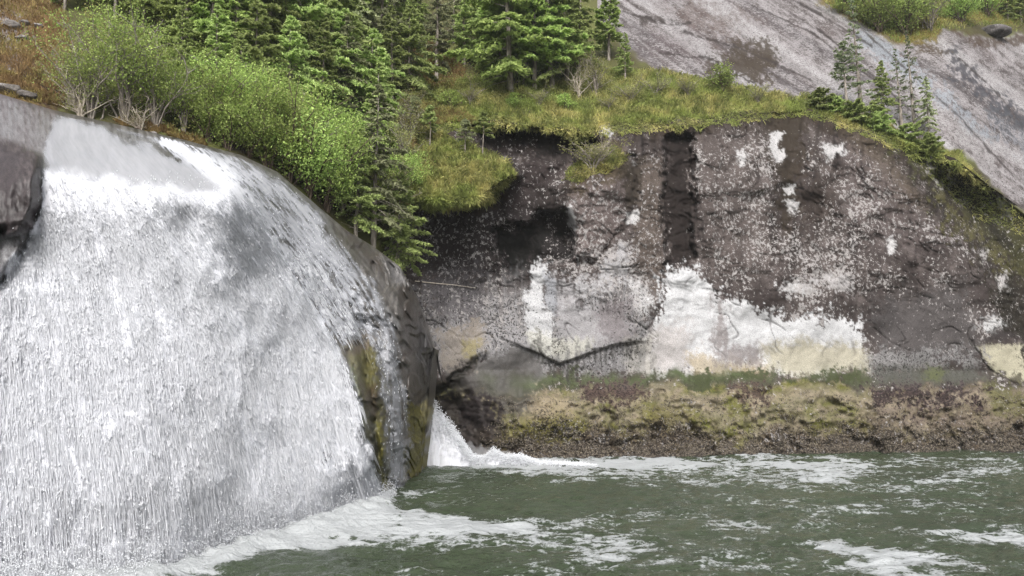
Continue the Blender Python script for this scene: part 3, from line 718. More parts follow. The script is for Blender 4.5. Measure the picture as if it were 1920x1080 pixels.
thick = np.maximum(thick, strand([(700, 545), (722, 610), (738, 680), (746, 780), (742, 930)], 6, 0.62))
thick = np.maximum(thick, strand([(100, 215), (200, 232), (330, 275)], 8, 0.35))
# flow structure
warp = 26 * perlin(FU / 11, FV / 55, 111) + 40 * fbm(FU / 70, FV / 90, 2, 112)
lace = perlin(FU / 7.5, (FV + warp) / 13, 113) + 0.55 * perlin(FU / 3.6, (FV + warp) / 7.5, 114)
strk = perlin(FU / 6, FV / 60, 115) + 0.5 * perlin(FU / 3.2, FV / 34, 116)
lowf = fbm(FU / 95, FV / 120, 3, 117)
lower = sst(560, 980, FV)
shoulder = sst(-20, 16, sdist([(360, 275), (450, 300), (520, 335), (600, 405), (640, 480), (700, 570), (706, 625), (640, 640), (600, 600), (540, 500), (470, 400)], DPX, DPY) + 8 * R1)
thick = np.maximum(thick, shoulder * (0.44 + 0.16 * np.clip(strk + lace * 0.6, -1, 1)))
jet = strand([(310, 262), (380, 305), (440, 352), (490, 440), (560, 560), (622, 660)], 18, 1.0)
calm = np.clip(1 - main - jet - 0.45 * shoulder, 0, 1)
dens = thick + (0.34 * lowf + (0.06 + 0.06 * lower) * lace + (0.05 + 0.18 * lower) * strk) * (1 - 0.7 * calm)
dens -= 0.5 * np.exp(-(ldist([(428, 735), (455, 800), (500, 905)], DPX, DPY) / 34) ** 2) * (0.7 + 0.5 * strk)
dens -= 0.55 * np.exp(-(ldist([(560, 715), (590, 780), (618, 860)], DPX, DPY) / 24) ** 2) * (0.7 + 0.5 * strk)
dens -= 0.5 * np.exp(-(ldist([(60, 1000), (190, 1010), (270, 1020)], DPX, DPY) / 38) ** 2) * (0.6 + 1.2 * lace)
dens -= 0.25 * np.exp(-(ldist([(370, 1000), (400, 1030)], DPX, DPY) / 20) ** 2) * (0.6 + 1.2 * lace)
edge_top = sst(0, 10, DPY - top_d)
dens = dens * edge_top * (1 - sst(-4, 4, sdist(LEFTBLOCK, DPX, DPY)))
disp = 0.05 + np.clip(thick, 0, 1.2) * (0.05 + 0.10 * sst(300, 400, DPY)) 
FVt = at(DPX, DPY, DY - np.clip(disp, 0.02, 2))
keep = dens > 0.12
st2 = (slice(None, None, 2), slice(None, None, 2))
nr, nc = DPX[st2].shape
F = grid_faces(nr, nc)
kf = keep[st2].ravel()[F].sum(1) >= 3
V2, F2, A2 = compact(FVt[st2].reshape(-1, 3), F[kf], {'Foam': np.clip((dens - 0.30) / 0.75, -0.3, 1)[st2].ravel(), 'Stir': (1 - 0.72 * calm)[st2].ravel(), 'Flow': np.stack([FU / 10, FV / 10, FU * 0], -1)[st2].reshape(-1, 3)})
o = link('waterfall', mesh_from('waterfall', V2, F2, M_FOAM, A2, True))
tag(o, 'broad white waterfall pouring over the rounded grey rock into the green water', 'waterfall')

# streaks and torn threads of falling water, each a thin sliver along the flow
t = NT('water_threads')
tc = t.mixc(t.attr('Var').outputs['Fac'], rgba((188, 190, 195)), rgba((208, 209, 213)))
ts = t.bsdf(tc, 0.5, 0.25); tt = t.n('BsdfTranslucent'); t.set(tt, 'Color', tc)
tm = t.n('MixShader'); t.set(tm, 0, 0.45); t.set(tm, 1, ts); t.set(tm, 2, tt.outputs[0])
M_THREAD = t.end(tm.outputs[0])
def thread_mesh(nwant):
    big = nwant * 5
    ix = rng.integers(0, DPX.size, big)
    x0 = DPX.ravel()[ix] + rng.uniform(-1, 1, big); y0 = DPY.ravel()[ix] + rng.uniform(-1, 1, big)
    de = dens.ravel()[ix] - 0.6 * calm.ravel()[ix] * (y0 < 470) - 0.5 * (tops.ravel()[ix] > 0.5) * (main.ravel()[ix] < 0.6) - 0.30 * veil.ravel()[ix] * (main.ravel()[ix] < 0.5)
    de = de * (0.35 + 0.65 * sst(300, 350, y0 - 0.12 * (x0 - 200)))
    lv = np.clip(0.55 + 1.3 * fbm(FU.ravel()[ix] / 26, FV.ravel()[ix] / 110, 3, 221) + 0.5 * fbm(FU.ravel()[ix] / 110, FV.ravel()[ix] / 90, 2, 222), 0.25, 1)
    ok = (rng.random(big) < np.clip(de - 0.30, 0, 1) ** 1.2 * 1.5 * lv) & (y0 < bot_d.ravel()[ix] - 2)
    x0, y0, fu, lo, main_at = [q[ok][:nwant] for q in (x0, y0, FU.ravel()[ix], lower.ravel()[ix], thick.ravel()[ix])]
    n = len(x0)
    L = (4 + 8 * rng.random(n)) * (1 + 1.8 * lo * rng.random(n)) * np.where(rng.random(n) < 0.3, 3.0, 1.0)
    y1 = np.minimum(y0 + L, D_FOOT(x0) + 2)
    x1 = fu / 800 * (R_EDGE(y1) + 170) - 170 + (x0 - (fu / 800 * (R_EDGE(y0) + 170) - 170)) + rng.normal(0, 0.9, n)
    w = (0.6 + 1.2 * rng.random(n) ** 2) * np.where(L > 14, 0.75, 1.2)
    off = 0.075 + 0.115 * sst(300, 400, y0) * np.clip(main_at, 0, 1) + rng.exponential(0.02, n)
    f = rng.uniform(0.25, 0.6, n)
    xm, ym = x0 + (x1 - x0) * f, y0 + (y1 - y0) * f
    Y0 = dome_Y(x0, y0) - off; Y1 = dome_Y(x1, y1) - off - 0.01; Ym = (Y0 + (Y1 - Y0) * f)
    tw = rng.normal(0, 0.006, n)
    V = np.stack([at(x0, y0, Y0), at(xm + w, ym + rng.normal(0, 0.6, n), Ym - 0.015 + tw), at(x1, y1, Y1), at(xm - w, ym + rng.normal(0, 0.6, n), Ym - 0.015 - tw)], 1)
    var = np.clip(rng.normal(0.62, 0.28, n), 0, 1)
    return mesh_from('water_threads', V.reshape(-1, 3), np.arange(4 * n).reshape(n, 4), M_THREAD, {'Var': np.repeat(var, 4)})
th_o = link('water_threads', thread_mesh(140000), o)
tag(th_o, kind='stuff')

# ================================================================== WATER
def axis(lo, hi, step, far_lo, far_hi):
    mid = np.arange(lo, hi, step)
    def tail(d, far):
        out = []; x = 0; st = step
        while x < far: st *= 1.35; x += st; out.append(x)
        return np.array(out)
    return np.concatenate([(lo - tail(-1, far_lo))[::-1], mid, hi + tail(1, far_hi)])
gx = axis(-17.0, 32.0, 0.09, 150, 150); gy = axis(13.5, 47.0, 0.10, 60, 12)
GX, GY = np.meshgrid(gx, gy)
inner = sst(0, 4, np.minimum(np.minimum(GX + 19, 34 - GX), np.minimum(GY - 12, 60 - GY)))
wz = 0.13 * fbm(GX / 3.2, GY / 2.2, 3, 121) + 0.075 * (1 - np.abs(perlin(GX / 1.3 + 0.3 * perlin(GX / 2, GY / 2, 122), GY / 0.75, 123)) * 2) + 0.034 * perlin(GX / 0.42, GY / 0.3, 124) + 0.02 * (1 - 2 * np.abs(perlin(GX / 0.9, GY / 0.4, 131)))
wpx, wpy = to_px(np.stack([GX, GY, np.zeros_like(GX)], -1))
near = GY > 5
wpx = np.where(near, wpx, 5000); wpy = np.where(near, wpy, 5000)
n_w = fbm(GX / 2.5, GY / 2.0, 4, 125) * 1.5
lace_w = 1 - np.abs(perlin(GX / 1.25 + 0.6 * n_w, GY / 0.6 + 0.6 * perlin(GX, GY, 128), 126)) * 2.4
lace2 = 1 - np.abs(perlin(GX / 0.5, GY / 0.32 + 0.5 * n_w, 127)) * 2.4
flat = 0.5 * lace_w + 0.35 * lace2
def zone(poly, soft, rag): return sst(-soft, soft, sdist(poly, wpx, wpy) + rag * n_w)
dash = 1 - np.abs(perlin(GX / 0.7 + 0.5 * n_w, GY / 0.26, 130)) * 2.6
foam = -0.58 + 0.46 * flat + 0.42 * dash + 0.25 * n_w + 0.22 * perlin(GX / 6, GY / 2.5, 129)
foot_gap = wpy - np.interp(wpx, [-170, 0, 300, 450, 600, 715, 740], [1130, 1106, 1074, 1022, 978, 942, 930])
splash = sst(52, 6, foot_gap + 10 * n_w) * sst(760, 700, wpx)
foam += 1.5 * splash
foam += 0.62 * zone([(700, 945), (760, 955), (900, 985), (1000, 990), (900, 1010), (700, 1015), (520, 1040), (380, 1085), (300, 1085), (480, 1010)], 14, 10)
foam += 0.40 * zone([(640, 975), (900, 978), (1150, 985), (1240, 1010), (1150, 1045), (950, 1040), (760, 1030), (560, 1045)], 22, 14)
foam += 0.7 * zone([(790, 862), (1250, 858), (1330, 872), (1200, 880), (1000, 884), (800, 880)], 8, 5)
foam += 0.42 * zone([(900, 862), (1500, 852), (1640, 875), (1560, 905), (1400, 912), (1200, 905), (980, 895)], 12, 10)
foam += 0.22 * zone([(1400, 860), (1920, 855), (1920, 905), (1560, 915)], 14, 10)
foam += 0.75 * zone([(745, 920), (790, 915), (830, 925), (760, 936)], 6, 4)
foam += 0.58 * zone([(1500, 1015), (1560, 1012), (1640, 1030), (1760, 1040), (1850, 1070), (1900, 1100), (1640, 1100), (1600, 1060)], 14, 12)
foam += 0.45 * zone([(1740, 1002), (1800, 994), (1930, 1005), (1930, 1022), (1800, 1016)], 8, 8)
foam += 0.16 * zone([(1560, 950), (1800, 945), (1900, 965), (1700, 975)], 12, 10)
foam += 0.30 * zone([(1280, 980), (1340, 978), (1440, 995), (1380, 1004)], 10, 10)
foam += 0.20 * zone([(900, 860), (1930, 850), (1930, 1100), (700, 1100), (760, 980)], 30, 12)
foam -= 0.4 * zone([(770, 905), (1250, 915), (1270, 945), (1000, 968), (830, 955)], 20, 8)
wz = wz + splash * (0.12 + 0.22 * np.clip(fbm(GX / 0.7, GY / 0.6, 3, 132) + 0.3, 0, 1.3) + 0.05 * lace_w) + 0.03 * np.clip(foam, 0, 1)
wz = wz * inner
t = NT('fjord_water')
f = t.attr('Foam').outputs['Fac']
p = t.pos()
nf = t.noise(p, 10.0, 5, 0.7, 0.3)
k = t.maprange(t.math('ADD', f, t.math('MULTIPLY', t.math('SUBTRACT', nf, 0.5), 1.9)), 0.10, 0.66)
nb1 = t.noise(t.pos((1, 1.5, 1)), 3.0, 4, 0.6, 0.5); nb2 = t.noise(p, 9.0, 3, 0.6)
nm = t.bump(t.math('ADD', nb1, t.math('MULTIPLY', nb2, 0.5)), 0.7, 0.14)
wc = t.mixc(t.noise(p, 0.25, 3), alb((60, 72, 54)), alb((92, 104, 80)))
c = t.mixc(k, wc, alb((216, 220, 222)))
M_WATER = t.end(t.bsdf(c, t.maprange(k, 0, 1, 0.06, 0.6), 0.5, nm, IOR=1.33))
V = np.stack([GX, GY, wz], -1)
F = grid_faces(*GX.shape)
F = F
o = link('water', mesh_from('water', V.reshape(-1, 3), F, M_WATER, {'Foam': np.clip(foam, -1, 2).ravel()}, True))
tag(o, kind='structure')
# ---- VEGETATION BELOW
# ================================================================== VEGETATION
def leaf_material(name, dark, light, transl=0.5, spread=0.2):
    t = NT(name)
    v = t.attr('Var').outputs['Fac']
    r = t.n('ObjectInfo').outputs['Random']
    c = t.mixc(v, rgba(dark), rgba(light))
    h = t.n('HueSaturation'); t.set(h, 'Color', c)
    t.set(h, 'Value', t.maprange(r, 0, 1, 1 - spread * 1.6, 1 + spread * 1.6)); t.set(h, 'Hue', t.maprange(r, 0, 1, 0.5 - spread * 0.06, 0.5 + spread * 0.05))
    a = t.bsdf(h.outputs[0], 0.75, 0.1)
    b = t.n('BsdfTranslucent'); t.set(b, 'Color', h.outputs[0])
    m = t.n('MixShader'); t.set(m, 0, transl); t.set(m, 1, a); t.set(m, 2, b.outputs[0])
    return t.end(m.outputs[0])

def bark_material(name, a, b, sc=9):
    t = NT(name)
    p = t.pos((1, 1, 0.25), obj=True)
    n = t.noise(p, sc, 5, 0.7)
    c = t.mixc(t.maprange(n, 0.35, 0.65), rgba(a), rgba(b))
    return t.end(t.bsdf(c, 0.85, 0.2, t.bump(n, 0.6, 0.03)))

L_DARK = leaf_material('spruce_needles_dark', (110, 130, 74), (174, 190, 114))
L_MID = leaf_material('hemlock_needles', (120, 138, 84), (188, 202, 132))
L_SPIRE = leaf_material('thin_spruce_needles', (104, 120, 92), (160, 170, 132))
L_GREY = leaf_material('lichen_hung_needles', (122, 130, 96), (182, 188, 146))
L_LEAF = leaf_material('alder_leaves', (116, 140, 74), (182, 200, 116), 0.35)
L_OLIVE = leaf_material('olive_leaves', (116, 120, 74), (180, 180, 122), 0.35)
L_GRASS = None
B_GREY = bark_material('grey_bark', (96, 88, 80), (158, 150, 142))
B_DARK = bark_material('brown_bark', (62, 52, 44), (112, 98, 86))
B_PALE = bark_material('bleached_wood', (150, 140, 126), (196, 186, 172))

def tube(path, rad, sides=6):
    """tapered tube along a path -> V, quads"""
    path = np.asarray(path, float); n = len(path); rad = np.broadcast_to(rad, (n,)) if np.ndim(rad) == 0 else np.asarray(rad)
    tan = np.gradient(path, axis=0); tan /= np.linalg.norm(tan, axis=1)[:, None] + 1e-9
    ref = np.where(np.abs(tan[:, 2:3]) > 0.9, [[1.0, 0, 0]], [[0, 0, 1.0]])
    a = np.cross(tan, ref); a /= np.linalg.norm(a, axis=1)[:, None] + 1e-9
    b = np.cross(tan, a)
    th = np.arange(sides) / sides * 2 * np.pi
    V = path[:, None] + rad[:, None, None] * (np.cos(th)[None, :, None] * a[:, None] + np.sin(th)[None, :, None] * b[:, None])
    F = []
    i = np.arange(sides); j = (i + 1) % sides
    for k in range(n - 1):
        F.append(np.stack([k * sides + i, k * sides + j, (k + 1) * sides + j, (k + 1) * sides + i], 1))
    return V.reshape(-1, 3), np.concatenate(F)

class Acc:
    def __init__(s): s.V = []; s.F = []; s.A = []; s.n = 0
    def add(s, V, F, a=0.5):
        s.V.append(V); s.F.append(np.asarray(F) + s.n); s.A.append(np.broadcast_to(np.asarray(a, float), (len(V),))); s.n += len(V)
    def mesh(s, name, mat, smooth=False):
        return mesh_from(name, np.concatenate(s.V), np.concatenate(s.F), mat, {'Var': np.concatenate(s.A)}, smooth)

def diamonds(c, ax, wid, var, R):
    """leaf faces: centre c, long axis ax (full), width vector wid -> V, quads, var"""
    n = len(c)
    V = np.stack([c - ax * 0.5, c + wid * 0.5 - ax * 0.08, c + ax * 0.5, c - wid * 0.5 - ax * 0.08], 1).reshape(-1, 3)
    F = np.arange(4 * n).reshape(n, 4)
    return V, F, np.repeat(var, 4)

def unit(v): return v / (np.linalg.norm(v, axis=-1, keepdims=True) + 1e-9)

def conifer_meshes(name, seed, h, spread, nb, clear=0.12, droop=0.35, dens=1.0, mat=None, bark=None, topfull=0.0, irregular=0.3, dead=10, r0=None, leaf=1.0):
    R = np.random.default_rng(seed)
    zs = np.linspace(-0.5, h, 9); bend = np.cumsum(R.normal(0, 0.02 * h / 8, (9, 2)), 0); bend -= bend[0]
    path = np.stack([bend[:, 0], bend[:, 1], zs], 1)
    r0 = r0 or 0.016 * h + 0.03
    tr = Acc(); tr.add(*tube(path, r0 * (1 - np.linspace(0, 0.93, 9)) , 7))
    cr = Acc(); br = tr
    side_bias = R.random() * 6.28
    for b in range(nb):
        tz = clear + (1 - clear) * ((b + R.random()) / nb) ** (0.9)
        az = b * 2.399 + R.normal(0, 0.4)
        prof = (1 - tz) ** 0.75 * (1 - topfull) + topfull * math.sin(math.pi * min(1, tz * 0.9 + 0.08))
        L = spread * max(0.07, prof) * (1 - irregular * R.random()) * (1 + 0.25 * math.cos(az - side_bias))
        base = np.array([np.interp(tz * h, zs, path[:, 0]), np.interp(tz * h, zs, path[:, 1]), tz * h])
        el = 0.35 * tz + 0.05 - droop * (1 - tz) + R.normal(0, 0.2)
        d = np.array([math.cos(az) * math.cos(el), math.sin(az) * math.cos(el), math.sin(el)])
        n = 7; q = np.linspace(0, 1, n)[:, None]
        sp = base + d * L * q; sp[:, 2] += (-droop * 0.45 * q ** 2 * L + 0.16 * L * np.clip(q - 0.6, 0, 1) ** 1.0).ravel()
        br.add(*tube(sp[::2], np.array([0.016, 0.012, 0.008, 0.004]) * (0.6 + L * 0.5), 4))
        side = np.array([-math.sin(az), math.cos(az), 0])
        m = max(5, int(L * 13 * dens))
        qs = 0.12 + 0.88 * np.sort(R.random(m)) ** 0.8
        for sgn in (-1, 1):
            root = np.stack([np.interp(qs, q.ravel(), sp[:, k]) for k in range(3)], 1)
            tl = (0.40 * L * (1.08 - qs) + 0.10) * (0.6 + 0.6 * R.random(m))
            td = unit(d[None] * 0.65 + sgn * side[None] * (0.75 + 0.2 * R.random((m, 1))) + np.stack([np.zeros(m), np.zeros(m), -0.15 - 0.35 * droop + R.normal(0, 0.15, m)], 1))
            k = 4
            f = (np.arange(k) + 0.55) / k
            cc = (root[:, None] + td[:, None] * (tl[:, None] * f[None])[:, :, None]).reshape(-1, 3) + R.normal(0, 0.02, (m * k, 3))
            dd = unit(np.repeat(td, k, 0) + R.normal(0, 0.45, (m * k, 3)))
            ln = (0.19 + 0.13 * R.random(m * k)) * (0.85 + 0.1 * L) * leaf
            wv = unit(np.cross(dd, R.normal(0, 1, (m * k, 3)) + np.array([0, 0, 1.6]))) * (0.065 + 0.06 * R.random(m * k))[:, None] * leaf
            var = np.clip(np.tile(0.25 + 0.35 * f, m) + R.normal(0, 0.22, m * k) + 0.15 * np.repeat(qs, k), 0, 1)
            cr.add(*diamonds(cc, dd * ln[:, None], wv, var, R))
    # leader and dead twigs low on the trunk
    for b in range(dead):
        tz = R.random() * (clear + 0.25); az = R.random() * 6.28; L = 0.3 + 0.5 * R.random() * spread
        base = np.array([0, 0, tz * h]); d = np.array([math.cos(az), math.sin(az), R.normal(0, 0.3)])
        br.add(*tube([base, base + d * L * 0.6, base + d * L + np.array([0, 0, -0.1 * L])], [0.014, 0.009, 0.004], 4))
    return tr.mesh(name + '_trunk', bark or B_GREY, True), cr.mesh(name + '_crown', mat)

def shrub_meshes(name, seed, h, spread, stems, leaves, mat, bark, leaf=0.075, lean=(0, 0), bare=0.3, cluster=11):
    R = np.random.default_rng(seed)
    st = Acc(); fo = Acc(); tips = []
    for s_ in range(stems):
        az = R.random() * 6.28; out = spread * (0.2 + 1.0 * R.random()) ; hh = h * (0.35 + 0.75 * R.random())
        end = np.array([math.cos(az) * out + lean[0] * hh, math.sin(az) * out + lean[1] * hh, hh])
        n = 6; q = np.linspace(0, 1, n)[:, None]
        p = np.concatenate([q ** 1.3 * end[None, :2], q ** 0.85 * end[2]], 1) + np.cumsum(R.normal(0, 0.035 * h, (n, 3)), 0) * (q > 0)
        p[0, 2] = -0.3
        st.add(*tube(p, (0.035 - 0.028 * q.ravel()) * (0.5 + h * 0.2), 5))
        for b in range(7):
            f = bare + (1 - bare) * R.random(); i0 = np.array([np.interp(f, q.ravel(), p[:, k]) for k in range(3)])
            dv = unit(np.array([R.normal(), R.normal(), 0.5 + 0.6 * R.random()])) * (0.16 + 0.3 * R.random()) * h * (1.2 - f * 0.6)
            pts = np.stack([i0, i0 + dv * 0.5 + R.normal(0, 0.02 * h, 3), i0 + dv])
            st.add(*tube(pts, [0.012 * (0.5 + h * 0.2), 0.008 * (0.5 + h * 0.2), 0.004], 4))
            for w in (0.35, 0.6, 0.8, 1.0): tips.append(i0 + dv * w)
        tips.append(p[-1])
    tips = np.array(tips); k = leaves
    ci = R.integers(0, len(tips), k // cluster)
    cen = tips[ci] + R.normal(0, 0.05 * h, (len(ci), 3))
    c = np.repeat(cen, cluster, 0) + R.normal(0, 0.075 * h ** 0.6, (len(ci) * cluster, 3))
    n = len(c)
    ax = unit(R.normal(0, 1, (n, 3)) + np.array([0, 0, -0.15])) * (leaf * (0.7 + 0.7 * R.random(n)))[:, None]
    up = R.normal(0, 0.55, (n, 3)) + np.array([0, -0.25, 1.0])
    wd = unit(np.cross(ax, up)) * (leaf * 0.62 * (0.7 + 0.6 * R.random(n)))[:, None]
    var = np.clip(np.repeat(R.normal(0.5, 0.2, len(ci)), cluster) + R.normal(0, 0.1, n), 0, 1)
    fo.add(*diamonds(c, ax, wd, var, R))
    return st.mesh(name + '_stems', bark, True), fo.mesh(name + '_foliage', mat)

PROTO = {}
def conifer(key, *a, **k): PROTO[key] = ('conifer', k.pop('H'), conifer_meshes(key, *a, **k))
conifer('dark1', 11, 7.0, 2.7, 84, H=7.0, clear=0.10, mat=L_DARK, dens=1.25, irregular=0.6)
conifer('dark2', 12, 7.0, 2.3, 78, H=7.0, clear=0.22, mat=L_DARK, dens=1.25, irregular=0.45)
conifer('dark3', 13, 7.0, 3.0, 78, H=7.0, clear=0.16, mat=L_DARK, dens=1.15, irregular=0.6, droop=0.45)
conifer('mid1', 14, 6.5, 2.7, 76, H=6.5, clear=0.12, mat=L_MID, dens=1.1, irregular=0.6, droop=0.4)
conifer('mid2', 15, 6.5, 2.2, 70, H=6.5, clear=0.2, mat=L_MID, dens=1.0, irregular=0.5)
conifer('mid3', 16, 5.0, 2.7, 70, H=5.0, clear=0.06, mat=L_MID, dens=1.1, droop=0.5)
conifer('grey1', 17, 6.5, 2.2, 56, H=6.5, clear=0.25, mat=L_GREY, dens=0.9, irregular=0.6, dead=22, droop=0.5)
conifer('grey2', 18, 6.0, 2.5, 54, H=6.0, clear=0.18, mat=L_GREY, dens=0.85, irregular=0.6, dead=22, droop=0.6)
conifer('spire1', 19, 6.5, 1.35, 40, H=6.5, clear=0.12, leaf=0.6, mat=L_SPIRE, dens=0.8, irregular=0.85, dead=14, droop=0.3)
conifer('spire2', 20, 6.5, 1.5, 36, H=6.5, clear=0.15, leaf=0.6, mat=L_SPIRE, dens=0.8, irregular=0.85, dead=14, droop=0.35)
conifer('flag', 21, 4.0, 1.2, 30, H=4.0, clear=0.4, leaf=0.65, mat=L_SPIRE, dens=1.2, irregular=0.6, topfull=0.7, dead=12, droop=0.2)
conifer('low1', 22, 1.6, 1.3, 34, H=1.6, clear=0.02, mat=L_MID, dens=1.5, topfull=0.4, dead=2, droop=0.15)
conifer('low2', 23, 1.3, 1.5, 34, H=1.3, clear=0.02, mat=L_MID, dens=1.5, topfull=0.5, dead=2, droop=0.2)
conifer('sapling1', 24, 2.4, 0.75, 18, H=2.4, clear=0.5, mat=L_MID, dens=1.3, topfull=0.8, dead=6, droop=0.25, r0=0.05)
conifer('sapling2', 25, 2.0, 0.6, 16, H=2.0, clear=0.4, mat=L_GREY, dens=1.2, topfull=0.7, dead=6, droop=0.35, r0=0.045)
def shrub(key, *a, **k): PROTO[key] = ('shrub', a[1], shrub_meshes(key, *a, **k))
shrub('alder1', 31, 3.2, 1.7, 13, 5200, L_LEAF, B_GREY, lean=(0, 0), bare=0.35)
shrub('alder2', 32, 3.0, 1.6, 12, 4600, L_LEAF, B_GREY, bare=0.35)
shrub('bush1', 33, 2.2, 1.5, 16, 6600, L_LEAF, B_DARK, bare=0.2, leaf=0.078)
shrub('bush2', 34, 2.0, 1.4, 16, 6200, L_LEAF, B_DARK, bare=0.15, leaf=0.075)
shrub('olive1', 35, 2.4, 1.4, 16, 2600, L_OLIVE, B_GREY, bare=0.3, leaf=0.075)
shrub('olive2', 36, 1.2, 0.9, 14, 1500, L_OLIVE, B_GREY, bare=0.2, leaf=0.06)
shrub('twiggy', 37, 1.8, 1.1, 18, 500, L_OLIVE, B_PALE, bare=0.2, leaf=0.06)
shrub('bright', 38, 1.1, 0.8, 10, 1800, L_LEAF, B_DARK, bare=0.1, leaf=0.07)

def plant(name, key, px, py, hpx, label, cat, group=None, surf='hill', wide=1.0, tilt=0.0, dY=0.0):
    kind, H, meshes = PROTO[key]
    if surf == 'hill': P = hill_P(np.array(float(px)), np.array(float(py)))
    elif surf == 'cliff': P = at(px, py, cliff_Y(np.array([[float(px)]]), np.array([[float(py)]]))[0, 0])
    else: P = at(px, py, surf)
    P = np.asarray(P).reshape(3).copy(); P[1] += dY
    sc = hpx * P[1] / FPX / H * (1.06)
    root = bpy.data.objects.new(name, None); COL.objects.link(root); root.empty_display_size = 0.2
    root.location = P; root.scale = (sc * wide, sc * wide, sc)
    root.rotation_euler = (random.uniform(-0.04, 0.04), tilt + random.uniform(-0.04, 0.04), random.uniform(0, 6.28) if not tilt else 0)
    names = ('trunk', 'crown') if kind == 'conifer' else ('stems', 'foliage')
    for nm, me in zip(names, meshes): link(nm, me, root)
    return tag(root, label, cat, group)

FOREST = 'green spruce in the dense forest behind the leafy bushes'
FG = 'spruces of the dense forest beside the waterfall'
forest = [(120, 20, 120, 'mid2'), (165, 5, 130, 'dark1'), (215, 40, 140, 'dark2'), (268, 62, 150, 'dark3'), (312, 66, 150, 'grey1'), (350, 95, 170, 'dark1'), (398, 118, 180, 'dark3'),
          (440, 140, 190, 'dark1'), (372, 60, 160, 'dark2'), (470, 90, 190, 'dark2'), (505, 130, 190, 'mid1'), (540, 100, 170, 'dark3'), (560, 155, 170, 'mid3'), (592, 120, 190, 'mid1'),
          (622, 175, 190, 'mid3'), (636, 120, 170, 'grey1'), (668, 150, 190, 'grey2'), (690, 100, 170, 'mid2'), (712, 175, 200, 'grey1'), (742, 120, 180, 'mid2'), (430, 60, 170, 'dark1'),
          (520, 40, 170, 'dark2'), (580, 40, 160, 'mid1'), (650, 40, 150, 'mid2'), (720, 40, 150, 'grey2'), (480, 175, 120, 'mid3'), (540, 200, 120, 'mid3'), (405, 165, 110, 'mid1'), (450, 195, 90, 'mid3'), (585, 190, 110, 'mid2'), (632, 215, 130, 'mid3'), (690, 240, 130, 'mid3'), (735, 200, 130, 'mid2'), (700, 300, 130, 'mid1'), (765, 165, 110, 'mid3'), (340, 150, 110, 'mid1'), (610, 80, 150, 'mid3'), (545, 60, 160, 'mid1'), (600, 225, 130, 'mid1'), (655, 250, 150, 'grey2'), (770, 60, 130, 'mid2')]
LOOK = {'d': 'dark green spruce in the dense forest behind the leafy bushes', 'm': 'olive green hemlock in the dense forest behind the leafy bushes', 'g': 'grey lichen hung spruce in the dense forest behind the leafy bushes'}
LG = {'d': 'dark spruces of the forest', 'm': 'olive hemlocks of the forest', 'g': 'grey spruces of the forest'}
for px, py, h, k in forest: plant('hemlock_tree' if k[0] == 'm' else 'spruce_tree', k, px, py, h * 1.45, LOOK[k[0]], 'tree', LG[k[0]])
clump = [(905, 120, 150, 'mid2'), (935, 148, 200, 'dark2'), (957, 172, 250, 'dark1'), (985, 160, 220, 'dark3'), (1002, 168, 190, 'dark2'), (1035, 165, 230, 'dark3'), (1062, 158, 190, 'mid1'), (1085, 140, 150, 'mid2'), (1010, 110, 180, 'mid1'), (920, 110, 170, 'mid1'), (975, 130, 130, 'mid3')]
for px, py, h, k in clump: plant('spruce_tree', k, px, py, h * 1.35, 'tall dark green spruce in the clump on the grassy terrace by the pale slab' if k[0] == 'd' else 'olive green spruce in the clump on the grassy terrace by the pale slab', 'tree', 'dark spruces of the terrace clump' if k[0] == 'd' else 'olive spruces of the terrace clump')
plant('spruce_tree', 'grey1', 818, 150, 200, 'slim grey green spruce with a long bare trunk on the brown slope', 'tree')
for px, py, h, k in [(782, 90, 130, 'mid2'), (850, 80, 120, 'grey2'), (872, 120, 140, 'mid1')]:
    plant('spruce_tree', k, px, py, h, 'thin spruce on the open brown slope between the forest and the dark clump', 'tree', 'thin spruces on the open slope')
plant('spruce_tree', 'dark2', 1142, 112, 150, 'narrow green spruce at the lower left edge of the pale slab', 'tree')
plant('spruce_tree', 'mid2', 1172, 150, 90, 'short olive spruce below the narrow green one beside the slab', 'tree')
plant('spruce_tree', 'flag', 1590, 212, 140, 'wind clipped spruce with a tufted top and bare stem before the slab', 'tree', wide=1.1)
plant('spruce_tree', 'spire1', 1616, 214, 225, 'tall thin spruce with a bare pole top standing before the slab', 'tree')
plant('spruce_tree', 'mid1', 1658, 232, 122, 'bushy bright green spruce between the thin spruces before the slab', 'tree', wide=0.85)
plant('spruce_tree', 'spire2', 1690, 234, 145, 'dark pointed spruce with open branches right of the bushy green one', 'tree', wide=1.1)
plant('spruce_tree', 'spire2', 1716, 242, 190, 'thin leaning spruce with a grey trunk on the cliff edge', 'tree')
plant('spruce_tree', 'grey2', 1742, 256, 110, 'wide grey green spruce at the end of the row on the cliff edge', 'tree')
for px, py, h, k in [(1532, 204, 32, 'low2'), (1566, 214, 34, 'low1'), (1606, 228, 34, 'low2'), (1650, 250, 40, 'low1'), (1700, 268, 34, 'low2'), (1745, 286, 36, 'low1')]:
    plant('juniper_bush', k, px, py, h, 'low spreading green juniper on the turf edge at the foot of the thin spruces', 'bush', 'junipers along the cliff edge')
plant('spruce_tree', 'grey2', 700, 452, 285, 'large drooping spruce growing from the gap beside the waterfall rock', 'tree', surf=37.0, wide=1.0)
plant('spruce_tree', 'mid3', 745, 492, 165, 'leaning spruce with long drooping boughs against the dark cliff', 'tree', surf=38.5, wide=1.0)
plant('spruce_tree', 'mid1', 668, 430, 190, 'slender spruce with green boughs between the bushes and the drooping spruce', 'tree', surf=36.0)
